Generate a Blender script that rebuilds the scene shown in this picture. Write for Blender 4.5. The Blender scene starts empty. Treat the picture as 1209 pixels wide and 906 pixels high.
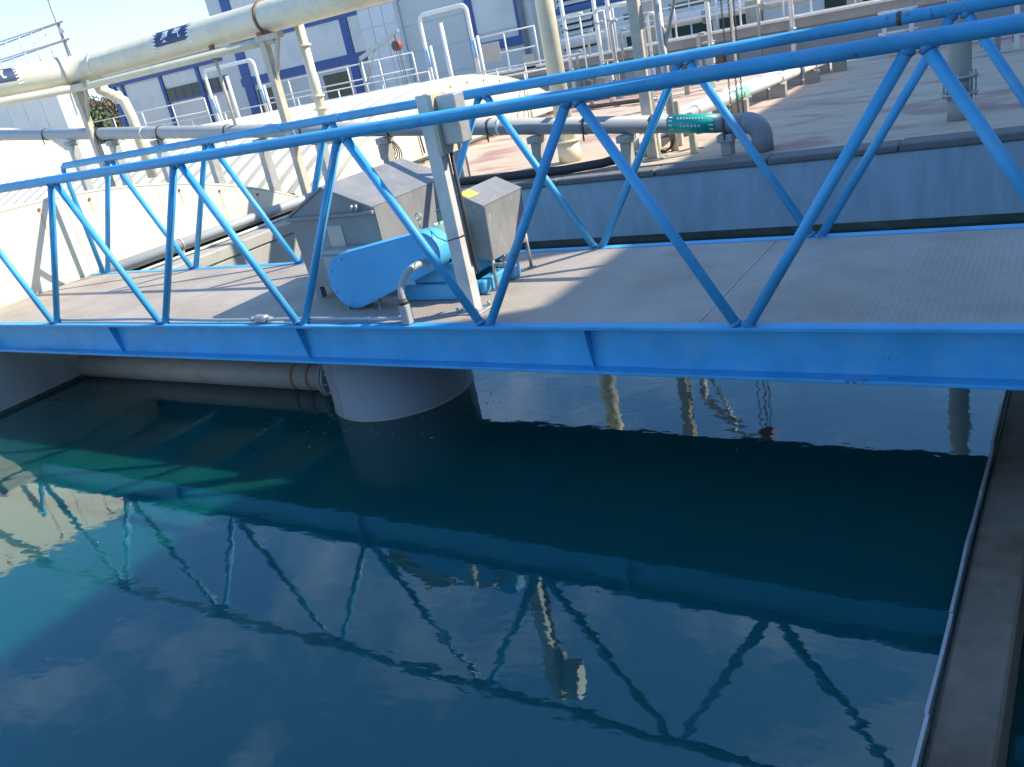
import bpy, bmesh, math, random
from mathutils import Vector, Matrix
random.seed(7)
scene = bpy.context.scene
COL = scene.collection
R = math.radians

# ------------------------------------------------------------------ camera
W0, H0, FPX = 1209.0, 906.0, 1002.739
CAM = Vector((10.2799, -3.8055, 1.4740))
MR = [(0.8412382, 0.504861, -0.1934779), (0.0398984, -0.4148444, -0.9090172), (-0.5391905, 0.7569805, -0.3691261)]   # rows: right, down, forward
cam_d = bpy.data.cameras.new('camera'); cam = bpy.data.objects.new('camera', cam_d); COL.objects.link(cam)
cam_d.sensor_fit = 'HORIZONTAL'; cam_d.sensor_width = 36.0; cam_d.lens = FPX / W0 * 36.0
cam_d.clip_start = 0.05; cam_d.clip_end = 3000
cm = Matrix(((MR[0][0], -MR[1][0], -MR[2][0], CAM.x), (MR[0][1], -MR[1][1], -MR[2][1], CAM.y),
             (MR[0][2], -MR[1][2], -MR[2][2], CAM.z), (0, 0, 0, 1)))
cam.matrix_world = cm
scene.camera = cam

# ------------------------------------------------------------------ sun, sky, exposure
SUN = Vector((1.10, 0.60, 1.0)).normalized()           # towards the sun
sun_d = bpy.data.lights.new('sun', 'SUN'); sun = bpy.data.objects.new('sun', sun_d); COL.objects.link(sun)
sun_d.energy = 3.3; sun_d.angle = R(0.53); sun_d.color = (1.0, 0.90, 0.74)
sun.rotation_euler = SUN.to_track_quat('Z', 'Y').to_euler(); sun.location = (20, 10, 30)
world = bpy.data.worlds.new('World'); scene.world = world; world.use_nodes = True
wn = world.node_tree; wn.nodes.clear()
def wnode(t, **k):
    n = wn.nodes.new(t)
    for a, b in k.items(): setattr(n, a, b)
    return n
w_out = wnode('ShaderNodeOutputWorld'); w_bg = wnode('ShaderNodeBackground')
w_sky = wnode('ShaderNodeTexSky', sky_type='NISHITA', sun_disc=False, sun_elevation=math.asin(SUN.z),
              sun_rotation=math.atan2(SUN.x, SUN.y), air_density=1.1, dust_density=0.4, ozone_density=2.0)
w_tc = wnode('ShaderNodeTexCoord'); w_sep = wnode('ShaderNodeSeparateXYZ')
w_add = wnode('ShaderNodeMath', operation='ADD'); w_add.inputs[1].default_value = 0.16
w_div = wnode('ShaderNodeVectorMath', operation='DIVIDE')
w_comb = wnode('ShaderNodeCombineXYZ')
w_no = wnode('ShaderNodeTexNoise', noise_dimensions='4D'); w_no.inputs['W'].default_value = 4.7; w_no.inputs['Scale'].default_value = 3.4; w_no.inputs['Detail'].default_value = 7; w_no.inputs['Roughness'].default_value = 0.58
w_no.inputs['Distortion'].default_value = 0.4
w_rmp = wnode('ShaderNodeMapRange'); w_rmp.inputs['From Min'].default_value = 0.50; w_rmp.inputs['From Max'].default_value = 0.72
w_rmp.inputs['To Max'].default_value = 0.22
w_mix = wnode('ShaderNodeMix', data_type='RGBA'); w_mix.inputs['B'].default_value = (7.6, 7.8, 8.1, 1)
wl = wn.links.new
wl(w_tc.outputs['Generated'], w_sep.inputs[0]); wl(w_sep.outputs['Z'], w_add.inputs[0])
for i in range(3): wl(w_add.outputs[0], w_comb.inputs[i])
wl(w_tc.outputs['Generated'], w_div.inputs[0]); wl(w_comb.outputs[0], w_div.inputs[1])
wl(w_div.outputs[0], w_no.inputs['Vector']); wl(w_no.outputs['Fac'], w_rmp.inputs['Value'])
w_up = wnode('ShaderNodeVectorMath', operation='ADD'); w_up.inputs[1].default_value = (0, 0, 0.16)
w_nm = wnode('ShaderNodeVectorMath', operation='NORMALIZE')
wl(w_tc.outputs['Generated'], w_up.inputs[0]); wl(w_up.outputs[0], w_nm.inputs[0]); wl(w_nm.outputs[0], w_sky.inputs['Vector'])
w_hz = wnode('ShaderNodeMapRange'); w_hz.inputs['From Min'].default_value = 0.0; w_hz.inputs['From Max'].default_value = 0.38
w_hz.inputs['To Min'].default_value = 0.25; w_hz.inputs['To Max'].default_value = 0.0
w_mx = wnode('ShaderNodeMath', operation='MAXIMUM')
wl(w_sep.outputs['Z'], w_hz.inputs['Value']); wl(w_hz.outputs[0], w_mx.inputs[0]); wl(w_rmp.outputs[0], w_mx.inputs[1])
wl(w_mx.outputs[0], w_mix.inputs['Factor']); w_hs = wnode('ShaderNodeHueSaturation'); w_hs.inputs['Saturation'].default_value = 1.25
wl(w_sky.outputs[0], w_hs.inputs['Color']); wl(w_hs.outputs[0], w_mix.inputs['A'])
wl(w_mix.outputs['Result'], w_bg.inputs['Color']); w_bg.inputs['Strength'].default_value = 0.15
wl(w_bg.outputs[0], w_out.inputs[0])
scene.view_settings.view_transform = 'Standard'; scene.view_settings.look = 'None'
scene.view_settings.gamma = 1.0; scene.view_settings.use_curve_mapping = False
scene.view_settings.exposure = 1.2
scene.cycles.max_bounces = 8; scene.cycles.use_denoising = True

# ------------------------------------------------------------------ placing helpers
def ray(px, py):
    v = ((px - 604.5) / FPX, (py - 453.0) / FPX, 1.0)
    return Vector([sum(MR[r][c] * v[r] for r in range(3)) for c in range(3)])
def at(px, py, axis, val):
    d = ray(px, py); i = 'xyz'.index(axis)
    return CAM + d * ((val - CAM[i]) / d[i])

# ------------------------------------------------------------------ materials
MATS = {}
def mat(name, col, rough=0.6, metal=0.0, var=0.12, scale=6.0, bump=0.0, bscale=40.0, dirt=None, dirt_amt=0.5, dscale=2.0, stretch=(1, 1, 1), spec=0.5, chips=None):
    if name in MATS: return MATS[name]
    m = bpy.data.materials.new(name); m.use_nodes = True; nt = m.node_tree; b = nt.nodes['Principled BSDF']
    N = nt.nodes.new; L = nt.links.new
    b.inputs['Roughness'].default_value = rough; b.inputs['Metallic'].default_value = metal
    b.inputs['Specular IOR Level'].default_value = spec
    tc = N('ShaderNodeTexCoord'); mp = N('ShaderNodeMapping'); mp.inputs['Scale'].default_value = stretch
    gm = N('ShaderNodeNewGeometry'); L(gm.outputs['Position'], mp.inputs['Vector'])
    n1 = N('ShaderNodeTexNoise'); n1.inputs['Scale'].default_value = scale; n1.inputs['Detail'].default_value = 6; n1.inputs['Roughness'].default_value = 0.6
    L(mp.outputs[0], n1.inputs['Vector'])
    mr = N('ShaderNodeMapRange'); mr.inputs['From Min'].default_value = 0.25; mr.inputs['From Max'].default_value = 0.75
    mr.inputs['To Min'].default_value = 1 - var; mr.inputs['To Max'].default_value = 1 + var
    L(n1.outputs['Fac'], mr.inputs['Value'])
    mul = N('ShaderNodeMix'); mul.data_type = 'RGBA'; mul.blend_type = 'MULTIPLY'; mul.inputs['Factor'].default_value = 1
    mul.inputs['A'].default_value = (*col, 1); L(mr.outputs[0], mul.inputs['B'])
    out = mul.outputs['Result']
    if dirt:
        n2 = N('ShaderNodeTexNoise'); n2.inputs['Scale'].default_value = dscale; n2.inputs['Detail'].default_value = 8; n2.inputs['Roughness'].default_value = 0.65
        L(mp.outputs[0], n2.inputs['Vector'])
        r2 = N('ShaderNodeMapRange'); r2.inputs['From Min'].default_value = 0.5; r2.inputs['From Max'].default_value = 0.72
        r2.inputs['To Max'].default_value = dirt_amt
        L(n2.outputs['Fac'], r2.inputs['Value'])
        mx = N('ShaderNodeMix'); mx.data_type = 'RGBA'; mx.inputs['B'].default_value = (*dirt, 1)
        L(r2.outputs[0], mx.inputs['Factor']); L(out, mx.inputs['A']); out = mx.outputs['Result']
    if chips:                                           # small rust chips in the paint
        n6 = N('ShaderNodeTexNoise'); n6.inputs['Scale'].default_value = 26; n6.inputs['Detail'].default_value = 5; n6.inputs['Roughness'].default_value = .7
        n7 = N('ShaderNodeTexNoise'); n7.inputs['Scale'].default_value = 1.7; L(mp.outputs[0], n7.inputs['Vector'])
        L(mp.outputs[0], n6.inputs['Vector'])
        a6 = N('ShaderNodeMath'); a6.operation = 'MULTIPLY_ADD'; a6.inputs[1].default_value = .45; L(n7.outputs['Fac'], a6.inputs[0]); L(n6.outputs['Fac'], a6.inputs[2])
        r6 = N('ShaderNodeMapRange'); r6.inputs['From Min'].default_value = .90; r6.inputs['From Max'].default_value = .95; r6.inputs['To Max'].default_value = .8; L(a6.outputs[0], r6.inputs['Value'])
        m6 = N('ShaderNodeMix'); m6.data_type = 'RGBA'; m6.inputs['B'].default_value = (*chips, 1)
        L(r6.outputs[0], m6.inputs['Factor']); L(out, m6.inputs['A']); out = m6.outputs['Result']
    L(out, b.inputs['Base Color'])
    rr = N('ShaderNodeMapRange'); rr.inputs['To Min'].default_value = max(0.03, rough - 0.12); rr.inputs['To Max'].default_value = min(1, rough + 0.12)
    L(n1.outputs['Fac'], rr.inputs['Value']); L(rr.outputs[0], b.inputs['Roughness'])
    if bump:
        n3 = N('ShaderNodeTexNoise'); n3.inputs['Scale'].default_value = bscale; n3.inputs['Detail'].default_value = 4
        L(mp.outputs[0], n3.inputs['Vector'])
        bp = N('ShaderNodeBump'); bp.inputs['Strength'].default_value = bump; bp.inputs['Distance'].default_value = 0.01
        L(n3.outputs['Fac'], bp.inputs['Height']); L(bp.outputs[0], b.inputs['Normal'])
    MATS[name] = m
    return m
M_BLUE = mat('blue_paint', (0.055, 0.36, 0.655), 0.5, var=0.18, scale=3, dirt=(0.19, 0.42, 0.58), dirt_amt=0.55, dscale=5, bump=0.06, bscale=60, chips=(0.15, 0.10, 0.08))
M_GUARD = mat('belt_guard_blue', (0.07, 0.40, 0.72), 0.45, var=0.10, scale=5, dirt=(0.17, 0.40, 0.58), dirt_amt=0.5, dscale=6, chips=(0.2, 0.16, 0.13))
M_HOOD = mat('grey_sheet_metal', (0.23, 0.235, 0.24), 0.5, metal=0.1, var=0.18, scale=4, dirt=(0.38, 0.36, 0.32), dirt_amt=0.6, dscale=5, stretch=(1, 1, .45), chips=(0.55, 0.50, 0.42))
M_GALV = mat('galvanised_steel', (0.42, 0.43, 0.42), 0.48, metal=0.45, var=0.14, scale=14, dirt=(0.26, 0.24, 0.2), dirt_amt=0.3, dscale=8)
M_GPIPE = mat('grey_pipe_paint', (0.36, 0.38, 0.39), 0.5, var=0.08, scale=4, dirt=(0.30, 0.24, 0.19), dirt_amt=0.3, dscale=5)
M_DRUM = mat('drum_grey_paint', (0.24, 0.265, 0.29), 0.5, var=0.07, scale=4, dirt=(0.2, 0.2, 0.19), dirt_amt=0.35, dscale=4)
M_UPIPE = mat('submerged_pipe_paint', (0.40, 0.36, 0.31), 0.55, var=0.12, scale=4, dirt=(0.36, 0.22, 0.12), dirt_amt=0.4, dscale=5)
M_RUST = mat('rusty_steel', (0.24, 0.13, 0.07), 0.8, var=0.3, scale=20, bump=0.3)
M_YELLOW = mat('cream_pipe_paint', (0.72, 0.68, 0.52), 0.45, var=0.07, scale=3, dirt=(0.42, 0.39, 0.30), dirt_amt=0.5, dscale=4)
M_WHITE = mat('white_rail_paint', (0.76, 0.75, 0.71), 0.45, var=0.07, scale=8, dirt=(0.45, 0.40, 0.32), dirt_amt=0.4, dscale=6)
M_BEIGE = mat('beige_post_paint', (0.52, 0.47, 0.37), 0.6, var=0.14, scale=6, dirt=(0.33, 0.28, 0.21), dirt_amt=0.5, dscale=5)
M_COVER = mat('white_fibreglass', (0.56, 0.535, 0.44), 0.5, var=0.05, scale=2, dirt=(0.60, 0.53, 0.42), dirt_amt=0.4, dscale=1.6)
M_GABLE = mat('white_panel_paint', (0.66, 0.625, 0.51), 0.5, var=0.04, scale=2, dirt=(0.74, 0.62, 0.46), dirt_amt=0.4, dscale=2.2, stretch=(1, 2.5, .35))
M_CONC = mat('grey_concrete', (0.36, 0.35, 0.32), 0.85, var=0.16, scale=5, bump=0.3, bscale=30, dirt=(0.22, 0.2, 0.17), dirt_amt=0.5, dscale=2.5)
M_WETCONC = mat('mossy_concrete', (0.19, 0.15, 0.105), 0.75, var=0.25, scale=9, bump=0.5, bscale=35, dirt=(0.11, 0.06, 0.02), dirt_amt=0.95, dscale=2.2)
M_BWALL = mat('blue_grey_coated_concrete', (0.36, 0.48, 0.56), 0.75, var=0.16, scale=4, bump=0.12, bscale=25, dirt=(0.22, 0.31, 0.41), dirt_amt=0.5, dscale=3, stretch=(1.6, 1, .4))
M_COPING = mat('dark_coping', (0.17, 0.17, 0.17), 0.9, var=0.2, scale=8, bump=0.4)
M_HOSE = mat('black_rubber', (0.035, 0.036, 0.04), 0.6, var=0.2)
M_CHAIN = mat('dark_steel', (0.09, 0.085, 0.08), 0.55, metal=0.3, var=0.2)
M_ORANGE = mat('hoist_red_paint', (0.32, 0.08, 0.05), 0.5)
M_GREEN = mat('pale_green_motor_paint', (0.32, 0.47, 0.38), 0.45)
M_SIGN = mat('teal_label', (0.0, 0.36, 0.29), 0.4, var=0.05)
M_DSIGN = mat('dark_blue_label', (0.035, 0.06, 0.13), 0.45, var=0.1)
M_INK = mat('white_ink', (0.8, 0.8, 0.78), 0.5, var=0.02)
M_STICK = mat('yellow_sticker', (0.82, 0.66, 0.10), 0.5, var=0.05)
M_TAN = mat('tan_plate', (0.50, 0.45, 0.37), 0.6, var=0.06)
M_BTRIM = mat('building_blue_trim', (0.045, 0.11, 0.32), 0.5, var=0.08, scale=2)
M_BPANEL = mat('building_panel', (0.80, 0.765, 0.67), 0.6, var=0.05, scale=.7, dirt=(.45, .46, .48), dirt_amt=.4, dscale=.8)
M_BPANEL2 = mat('building_panel_cool', (0.66, 0.65, 0.59), 0.6, var=0.05, scale=.7)
M_TILE = mat('pale_tile_wall', (0.80, 0.78, 0.73), 0.55, var=0.06, scale=1.2)
M_DARK = mat('dark_opening', (0.05, 0.055, 0.06), 0.7)
M_ROOF = mat('grey_roof_sheet', (0.38, 0.38, 0.38), 0.6)
M_BARK = mat('bark', (0.12, 0.09, 0.06), 0.9)
M_TAPE = mat('light_blue_tape', (0.35, 0.55, 0.75), 0.5)
M_OWALL = mat('plant_building_wall', (0.5, 0.5, 0.48), 0.8)

def glass_mat():
    m = bpy.data.materials.new('window_glass'); m.use_nodes = True; b = m.node_tree.nodes['Principled BSDF']
    b.inputs['Base Color'].default_value = (0.045, 0.075, 0.06, 1); b.inputs['Roughness'].default_value = 0.06; return m
M_GLASS = glass_mat()

def deck_mat():                                        # tear-drop tread plate: raised lozenges, sandy dust
    m = bpy.data.materials.new('tread_plate'); m.use_nodes = True; nt = m.node_tree; N = nt.nodes.new; L = nt.links.new
    b = nt.nodes['Principled BSDF']; b.inputs['Roughness'].default_value = 0.62; b.inputs['Metallic'].default_value = 0.05
    g = N('ShaderNodeNewGeometry')
    n1 = N('ShaderNodeTexNoise'); n1.inputs['Scale'].default_value = 2.2; n1.inputs['Detail'].default_value = 8; n1.inputs['Roughness'].default_value = .62
    L(g.outputs['Position'], n1.inputs['Vector'])
    cr = N('ShaderNodeValToRGB'); cr.color_ramp.elements[0].position = .3; cr.color_ramp.elements[0].color = (.32, .27, .22, 1)
    cr.color_ramp.elements[1].position = .72; cr.color_ramp.elements[1].color = (.50, .425, .345, 1)
    L(n1.outputs['Fac'], cr.inputs[0])
    def lozenge(angle, off):
        mp = N('ShaderNodeMapping'); mp.inputs['Rotation'].default_value = (0, 0, R(angle)); mp.inputs['Location'].default_value = (off, off, 0)
        mp.inputs['Scale'].default_value = (24, 60, 1)
        L(g.outputs['Position'], mp.inputs['Vector'])
        fr = N('ShaderNodeVectorMath'); fr.operation = 'FRACTION'; L(mp.outputs[0], fr.inputs[0])
        sb = N('ShaderNodeVectorMath'); sb.operation = 'SUBTRACT'; sb.inputs[1].default_value = (.5, .5, 0); L(fr.outputs[0], sb.inputs[0])
        sx = N('ShaderNodeSeparateXYZ'); L(sb.outputs[0], sx.inputs[0])
        cb = N('ShaderNodeCombineXYZ'); L(sx.outputs['X'], cb.inputs[0]); L(sx.outputs['Y'], cb.inputs[1])
        ln = N('ShaderNodeVectorMath'); ln.operation = 'LENGTH'; L(cb.outputs[0], ln.inputs[0])
        mr = N('ShaderNodeMapRange'); mr.inputs['From Min'].default_value = .30; mr.inputs['From Max'].default_value = .42
        mr.inputs['To Min'].default_value = 1; mr.inputs['To Max'].default_value = 0
        L(ln.outputs['Value'], mr.inputs['Value']); return mr.outputs[0]
    a = lozenge(45, 0); c = lozenge(-45, .3)
    mx = N('ShaderNodeMath'); mx.operation = 'MAXIMUM'; L(a, mx.inputs[0]); L(c, mx.inputs[1])
    wr = N('ShaderNodeMix'); wr.data_type = 'RGBA'; wr.inputs['B'].default_value = (.50, .47, .44, 1)
    wf = N('ShaderNodeMath'); wf.operation = 'MULTIPLY'; nw = N('ShaderNodeTexNoise'); nw.inputs['Scale'].default_value = 1.4; nw.inputs['Detail'].default_value = 6; L(g.outputs['Position'], nw.inputs['Vector'])
    rw = N('ShaderNodeMapRange'); rw.inputs['From Min'].default_value = .4; rw.inputs['From Max'].default_value = .65; rw.inputs['To Min'].default_value = .04; rw.inputs['To Max'].default_value = .45; L(nw.outputs['Fac'], rw.inputs['Value']); L(rw.outputs[0], wf.inputs[1]); L(mx.outputs[0], wf.inputs[0])
    L(wf.outputs[0], wr.inputs['Factor']); L(cr.outputs[0], wr.inputs['A'])
    n4 = N('ShaderNodeTexNoise'); n4.inputs['Scale'].default_value = .9; n4.inputs['Detail'].default_value = 5; L(g.outputs['Position'], n4.inputs['Vector'])
    r4 = N('ShaderNodeMapRange'); r4.inputs['From Min'].default_value = .55; r4.inputs['From Max'].default_value = .7; r4.inputs['To Max'].default_value = .45; L(n4.outputs['Fac'], r4.inputs['Value'])
    st = N('ShaderNodeMix'); st.data_type = 'RGBA'; st.inputs['B'].default_value = (.30, .235, .18, 1)
    L(r4.outputs[0], st.inputs['Factor']); L(wr.outputs['Result'], st.inputs['A']); L(st.outputs['Result'], b.inputs['Base Color'])
    bp = N('ShaderNodeBump'); bp.inputs['Strength'].default_value = .8; bp.inputs['Distance'].default_value = .004
    L(mx.outputs[0], bp.inputs['Height']); L(bp.outputs[0], b.inputs['Normal'])
    return m
M_DECK = deck_mat()

def roofslab_mat():                                    # weathered screed with long reddish puddle stains
    m = bpy.data.materials.new('stained_screed'); m.use_nodes = True; nt = m.node_tree; N = nt.nodes.new; L = nt.links.new
    b = nt.nodes['Principled BSDF']; b.inputs['Roughness'].default_value = .85
    g = N('ShaderNodeNewGeometry'); mp = N('ShaderNodeMapping'); mp.inputs['Scale'].default_value = (.34, .8, 1); mp.inputs['Rotation'].default_value = (0, 0, R(8))
    L(g.outputs['Position'], mp.inputs['Vector'])
    n1 = N('ShaderNodeTexNoise'); n1.inputs['Scale'].default_value = 1.3; n1.inputs['Detail'].default_value = 7; n1.inputs['Distortion'].default_value = 1.2
    L(mp.outputs[0], n1.inputs['Vector'])
    cr = N('ShaderNodeValToRGB'); e = cr.color_ramp.elements
    e[0].position = .30; e[0].color = (.57, .465, .35, 1); e[1].position = .80; e[1].color = (.33, .25, .20, 1)
    x = e.new(.54); x.color = (.52, .41, .305, 1); x = e.new(.60); x.color = (.42, .27, .215, 1); x = e.new(.68); x.color = (.32, .18, .155, 1)
    L(n1.outputs['Fac'], cr.inputs[0])
    n2 = N('ShaderNodeTexNoise'); n2.inputs['Scale'].default_value = 14; n2.inputs['Detail'].default_value = 6; L(mp.outputs[0], n2.inputs['Vector'])
    mr = N('ShaderNodeMapRange'); mr.inputs['To Min'].default_value = .75; mr.inputs['To Max'].default_value = 1.25; L(n2.outputs['Fac'], mr.inputs['Value'])
    mu = N('ShaderNodeMix'); mu.data_type = 'RGBA'; mu.blend_type = 'MULTIPLY'; mu.inputs['Factor'].default_value = 1
    L(cr.outputs[0], mu.inputs['A']); L(mr.outputs[0], mu.inputs['B']); L(mu.outputs['Result'], b.inputs['Base Color'])
    bp = N('ShaderNodeBump'); bp.inputs['Strength'].default_value = .3; bp.inputs['Distance'].default_value = .01; L(n2.outputs['Fac'], bp.inputs['Height']); L(bp.outputs[0], b.inputs['Normal'])
    return m
M_SLAB = roofslab_mat()

def water_mat():                                       # turbid teal water: light scatters inside, surface mirrors with small ripples
    m = bpy.data.materials.new('turbid_water'); m.use_nodes = True; nt = m.node_tree; N = nt.nodes.new; L = nt.links.new
    b = nt.nodes['Principled BSDF']
    b.inputs['Base Color'].default_value = (0.003, 0.070, 0.068, 1)
    b.inputs['Subsurface Weight'].default_value = 1.0
    b.inputs['Subsurface Radius'].default_value = (0.12, 0.55, 0.6); b.inputs['Subsurface Scale'].default_value = 1.3
    b.inputs['IOR'].default_value = 1.8; b.inputs['Specular Tint'].default_value = (0.75, 0.97, 1.0, 1); b.inputs['Roughness'].default_value = 0.015
    g = N('ShaderNodeNewGeometry')
    mp = N('ShaderNodeMapping'); mp.inputs['Scale'].default_value = (1.0, 1.6, 1); mp.inputs['Rotation'].default_value = (0, 0, R(-20)); L(g.outputs['Position'], mp.inputs['Vector'])
    n1 = N('ShaderNodeTexNoise'); n1.inputs['Scale'].default_value = 4.5; n1.inputs['Detail'].default_value = 2; n1.inputs['Roughness'].default_value = .5
    n2 = N('ShaderNodeTexNoise'); n2.inputs['Scale'].default_value = 24; n2.inputs['Detail'].default_value = 2
    L(mp.outputs[0], n1.inputs['Vector']); L(mp.outputs[0], n2.inputs['Vector'])
    ad = N('ShaderNodeMath'); ad.operation = 'MULTIPLY_ADD'; ad.inputs[1].default_value = .10; L(n2.outputs['Fac'], ad.inputs[0]); L(n1.outputs['Fac'], ad.inputs[2])
    n5 = N('ShaderNodeTexNoise'); n5.inputs['Scale'].default_value = .8; n5.inputs['Detail'].default_value = 2; L(g.outputs['Position'], n5.inputs['Vector'])
    r5 = N('ShaderNodeMapRange'); r5.inputs['From Min'].default_value = .35; r5.inputs['From Max'].default_value = .7; r5.inputs['To Min'].default_value = .45; L(n5.outputs['Fac'], r5.inputs['Value'])
    bp = N('ShaderNodeBump'); L(r5.outputs[0], bp.inputs['Strength']); bp.inputs['Distance'].default_value = 0.0017
    L(ad.outputs[0], bp.inputs['Height']); L(bp.outputs[0], b.inputs['Normal'])
    return m
M_WATER = water_mat()

def leaf_mat(name, a, c):
    m = bpy.data.materials.new(name); m.use_nodes = True; nt = m.node_tree; N = nt.nodes.new; L = nt.links.new
    b = nt.nodes['Principled BSDF']; b.inputs['Roughness'].default_value = .7
    g = N('ShaderNodeNewGeometry'); n = N('ShaderNodeTexNoise'); n.inputs['Scale'].default_value = .8; L(g.outputs['Position'], n.inputs['Vector'])
    cr = N('ShaderNodeValToRGB'); cr.color_ramp.elements[0].position = .35; cr.color_ramp.elements[0].color = (*a, 1); cr.color_ramp.elements[1].position = .65; cr.color_ramp.elements[1].color = (*c, 1)
    L(n.outputs['Fac'], cr.inputs[0]); L(cr.outputs[0], b.inputs['Base Color']); return m
M_LEAF = leaf_mat('leaves', (.045, .07, .025), (.11, .13, .05))
M_LEAF2 = leaf_mat('autumn_leaves', (.12, .09, .05), (.18, .14, .08))

# ------------------------------------------------------------------ mesh helpers
def link(name, me, m, parent=None):
    o = bpy.data.objects.new(name, me); COL.objects.link(o)
    if m and not me.materials: me.materials.append(m)
    if parent: o.parent = parent
    return o
class MB:
    def __init__(s): s.v = []; s.f = []; s.sm = []
    def add(s, v, f, smooth=False):
        k = len(s.v); s.v += [tuple(p) for p in v]; s.f += [tuple(i + k for i in q) for q in f]
        s.sm += (smooth if isinstance(smooth, list) else [smooth] * len(f)); return s
    def box(s, x0, x1, y0, y1, z0, z1, c=0.0):
        if c <= 0 or c * 2.2 > min(x1 - x0, y1 - y0, z1 - z0):
            v = [(x, y, z) for x in (x0, x1) for y in (y0, y1) for z in (z0, z1)]
            return s.add(v, [(0, 1, 3, 2), (4, 6, 7, 5), (0, 4, 5, 1), (2, 3, 7, 6), (0, 2, 6, 4), (1, 5, 7, 3)])
        bm = bmesh.new(); bmesh.ops.create_cube(bm, size=1)
        for v in bm.verts: v.co = ((x0 + x1) / 2 + v.co.x * (x1 - x0), (y0 + y1) / 2 + v.co.y * (y1 - y0), (z0 + z1) / 2 + v.co.z * (z1 - z0))
        bmesh.ops.bevel(bm, geom=bm.edges[:], offset=c, segments=1, affect='EDGES')
        bm.verts.index_update(); s.add([v.co[:] for v in bm.verts], [[v.index for v in f.verts] for f in bm.faces]); bm.free(); return s
    def tube(s, pts, r, seg=12, cap=True, closed=False):
        pts = [Vector(p) for p in pts]; n = len(pts); rs = r if isinstance(r, (list, tuple)) else [r] * n
        T = []
        for i in range(n):
            a = pts[(i - 1) % n] if (i > 0 or closed) else pts[0]; c = pts[(i + 1) % n] if (i < n - 1 or closed) else pts[-1]
            T.append((c - a).normalized())
        u = T[0].orthogonal().normalized(); v = []; f = []
        for i in range(n):
            if i: u = (T[i - 1].rotation_difference(T[i]) @ u)
            u = (u - T[i] * u.dot(T[i])).normalized(); w = T[i].cross(u)
            k = 1.0
            if 0 < i < n - 1:
                cs = (pts[i] - pts[i - 1]).normalized().dot((pts[i + 1] - pts[i]).normalized()); k = 1.0 / max(.5, math.sqrt(max(0.0, (1 + cs) / 2)))
            for j in range(seg):
                t = 2 * math.pi * j / seg; v.append(pts[i] + (u * math.cos(t) + w * math.sin(t)) * rs[i] * (k if False else 1))
        for i in range(n if closed else n - 1):
            for j in range(seg):
                a = i * seg + j; b = i * seg + (j + 1) % seg; i2 = (i + 1) % n
                f.append((a, b, i2 * seg + (j + 1) % seg, i2 * seg + j))
        sm = [True] * len(f)
        if cap and not closed:
            f.append(tuple(range(seg))[::-1]); f.append(tuple((n - 1) * seg + j for j in range(seg))); sm += [False, False]
        return s.add(v, f, sm)
    def prism(s, poly, d):                              # poly: 3D points of a flat outline, d: extrusion vector
        n = len(poly); d = Vector(d); v = [Vector(p) for p in poly] + [Vector(p) + d for p in poly]
        f = [tuple(range(n)), tuple(range(2 * n - 1, n - 1, -1))] + [((i + 1) % n, i, n + i, n + (i + 1) % n) for i in range(n)]
        return s.add(v, f)
    def mesh(s, name='m'):
        me = bpy.data.meshes.new(name); me.from_pydata(s.v, [], s.f); me.polygons.foreach_set('use_smooth', s.sm)
        bm = bmesh.new(); bm.from_mesh(me); bmesh.ops.recalc_face_normals(bm, faces=bm.faces[:]); bm.to_mesh(me); bm.free(); me.update(); return me
    def obj(s, name, m, parent=None): return link(name, s.mesh(name), m, parent)
def box(name, x0, x1, y0, y1, z0, z1, m, parent=None, c=0.0): return MB().box(x0, x1, y0, y1, z0, z1, c).obj(name, m, parent)
def tube(name, pts, r, m, parent=None, seg=12, closed=False): return MB().tube(pts, r, seg, closed=closed).obj(name, m, parent)
def thing(name, label, cat, loc=(0, 0, 0), group=None):
    o = bpy.data.objects.new(name, None); COL.objects.link(o); o.empty_display_size = .1
    return tag(o, label, cat, group)
def tag(o, label, cat, group=None):
    o['label'] = label; o['category'] = cat
    if group: o['group'] = group
    return o
def struct(o): o['kind'] = 'structure'; return o
def arc(c, u, v, r, a0, a1, n):                        # arc points about c in the plane of unit vectors u, v
    c, u, v = Vector(c), Vector(u), Vector(v)
    return [c + u * r * math.cos(R(a0 + (a1 - a0) * i / n)) + v * r * math.sin(R(a0 + (a1 - a0) * i / n)) for i in range(n + 1)]

# ================================================================== THE SETTING
ZW = -0.870
struct(box('water', 1.72, 10.02, -6.2, 4.81, -3.0, ZW, M_WATER))
struct(box('launder_water', 10.19, 11.4, -6.2, 4.72, -3.0, ZW - 0.34, M_WATER))
# ground around the tanks: one sheet to the horizon, well below the tank tops
M_GROUND = mat('yard_ground', (0.20, 0.19, 0.17), 0.9, var=0.2, scale=.5, dirt=(.09, .11, .05), dirt_amt=.6, dscale=.05)
struct(MB().add([(-900, -900, -3.2), (900, -900, -3.2), (900, 900, -3.2), (-900, 900, -3.2)], [(0, 1, 2, 3)]).obj('ground', M_GROUND))
# roof slab behind the tank
struct(box('concrete_deck', 1.02, 30, 4.94, 16.3, -3.1, -0.11, M_SLAB))
struct(box('concrete_deck', -30, 1.0, -9, 16.3, -3.1, -0.11, M_CONC))
struct(box('near_walkway', 9.2, 14.0, -7.0, -3.35, -3.1, -0.12, M_CONC))

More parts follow.
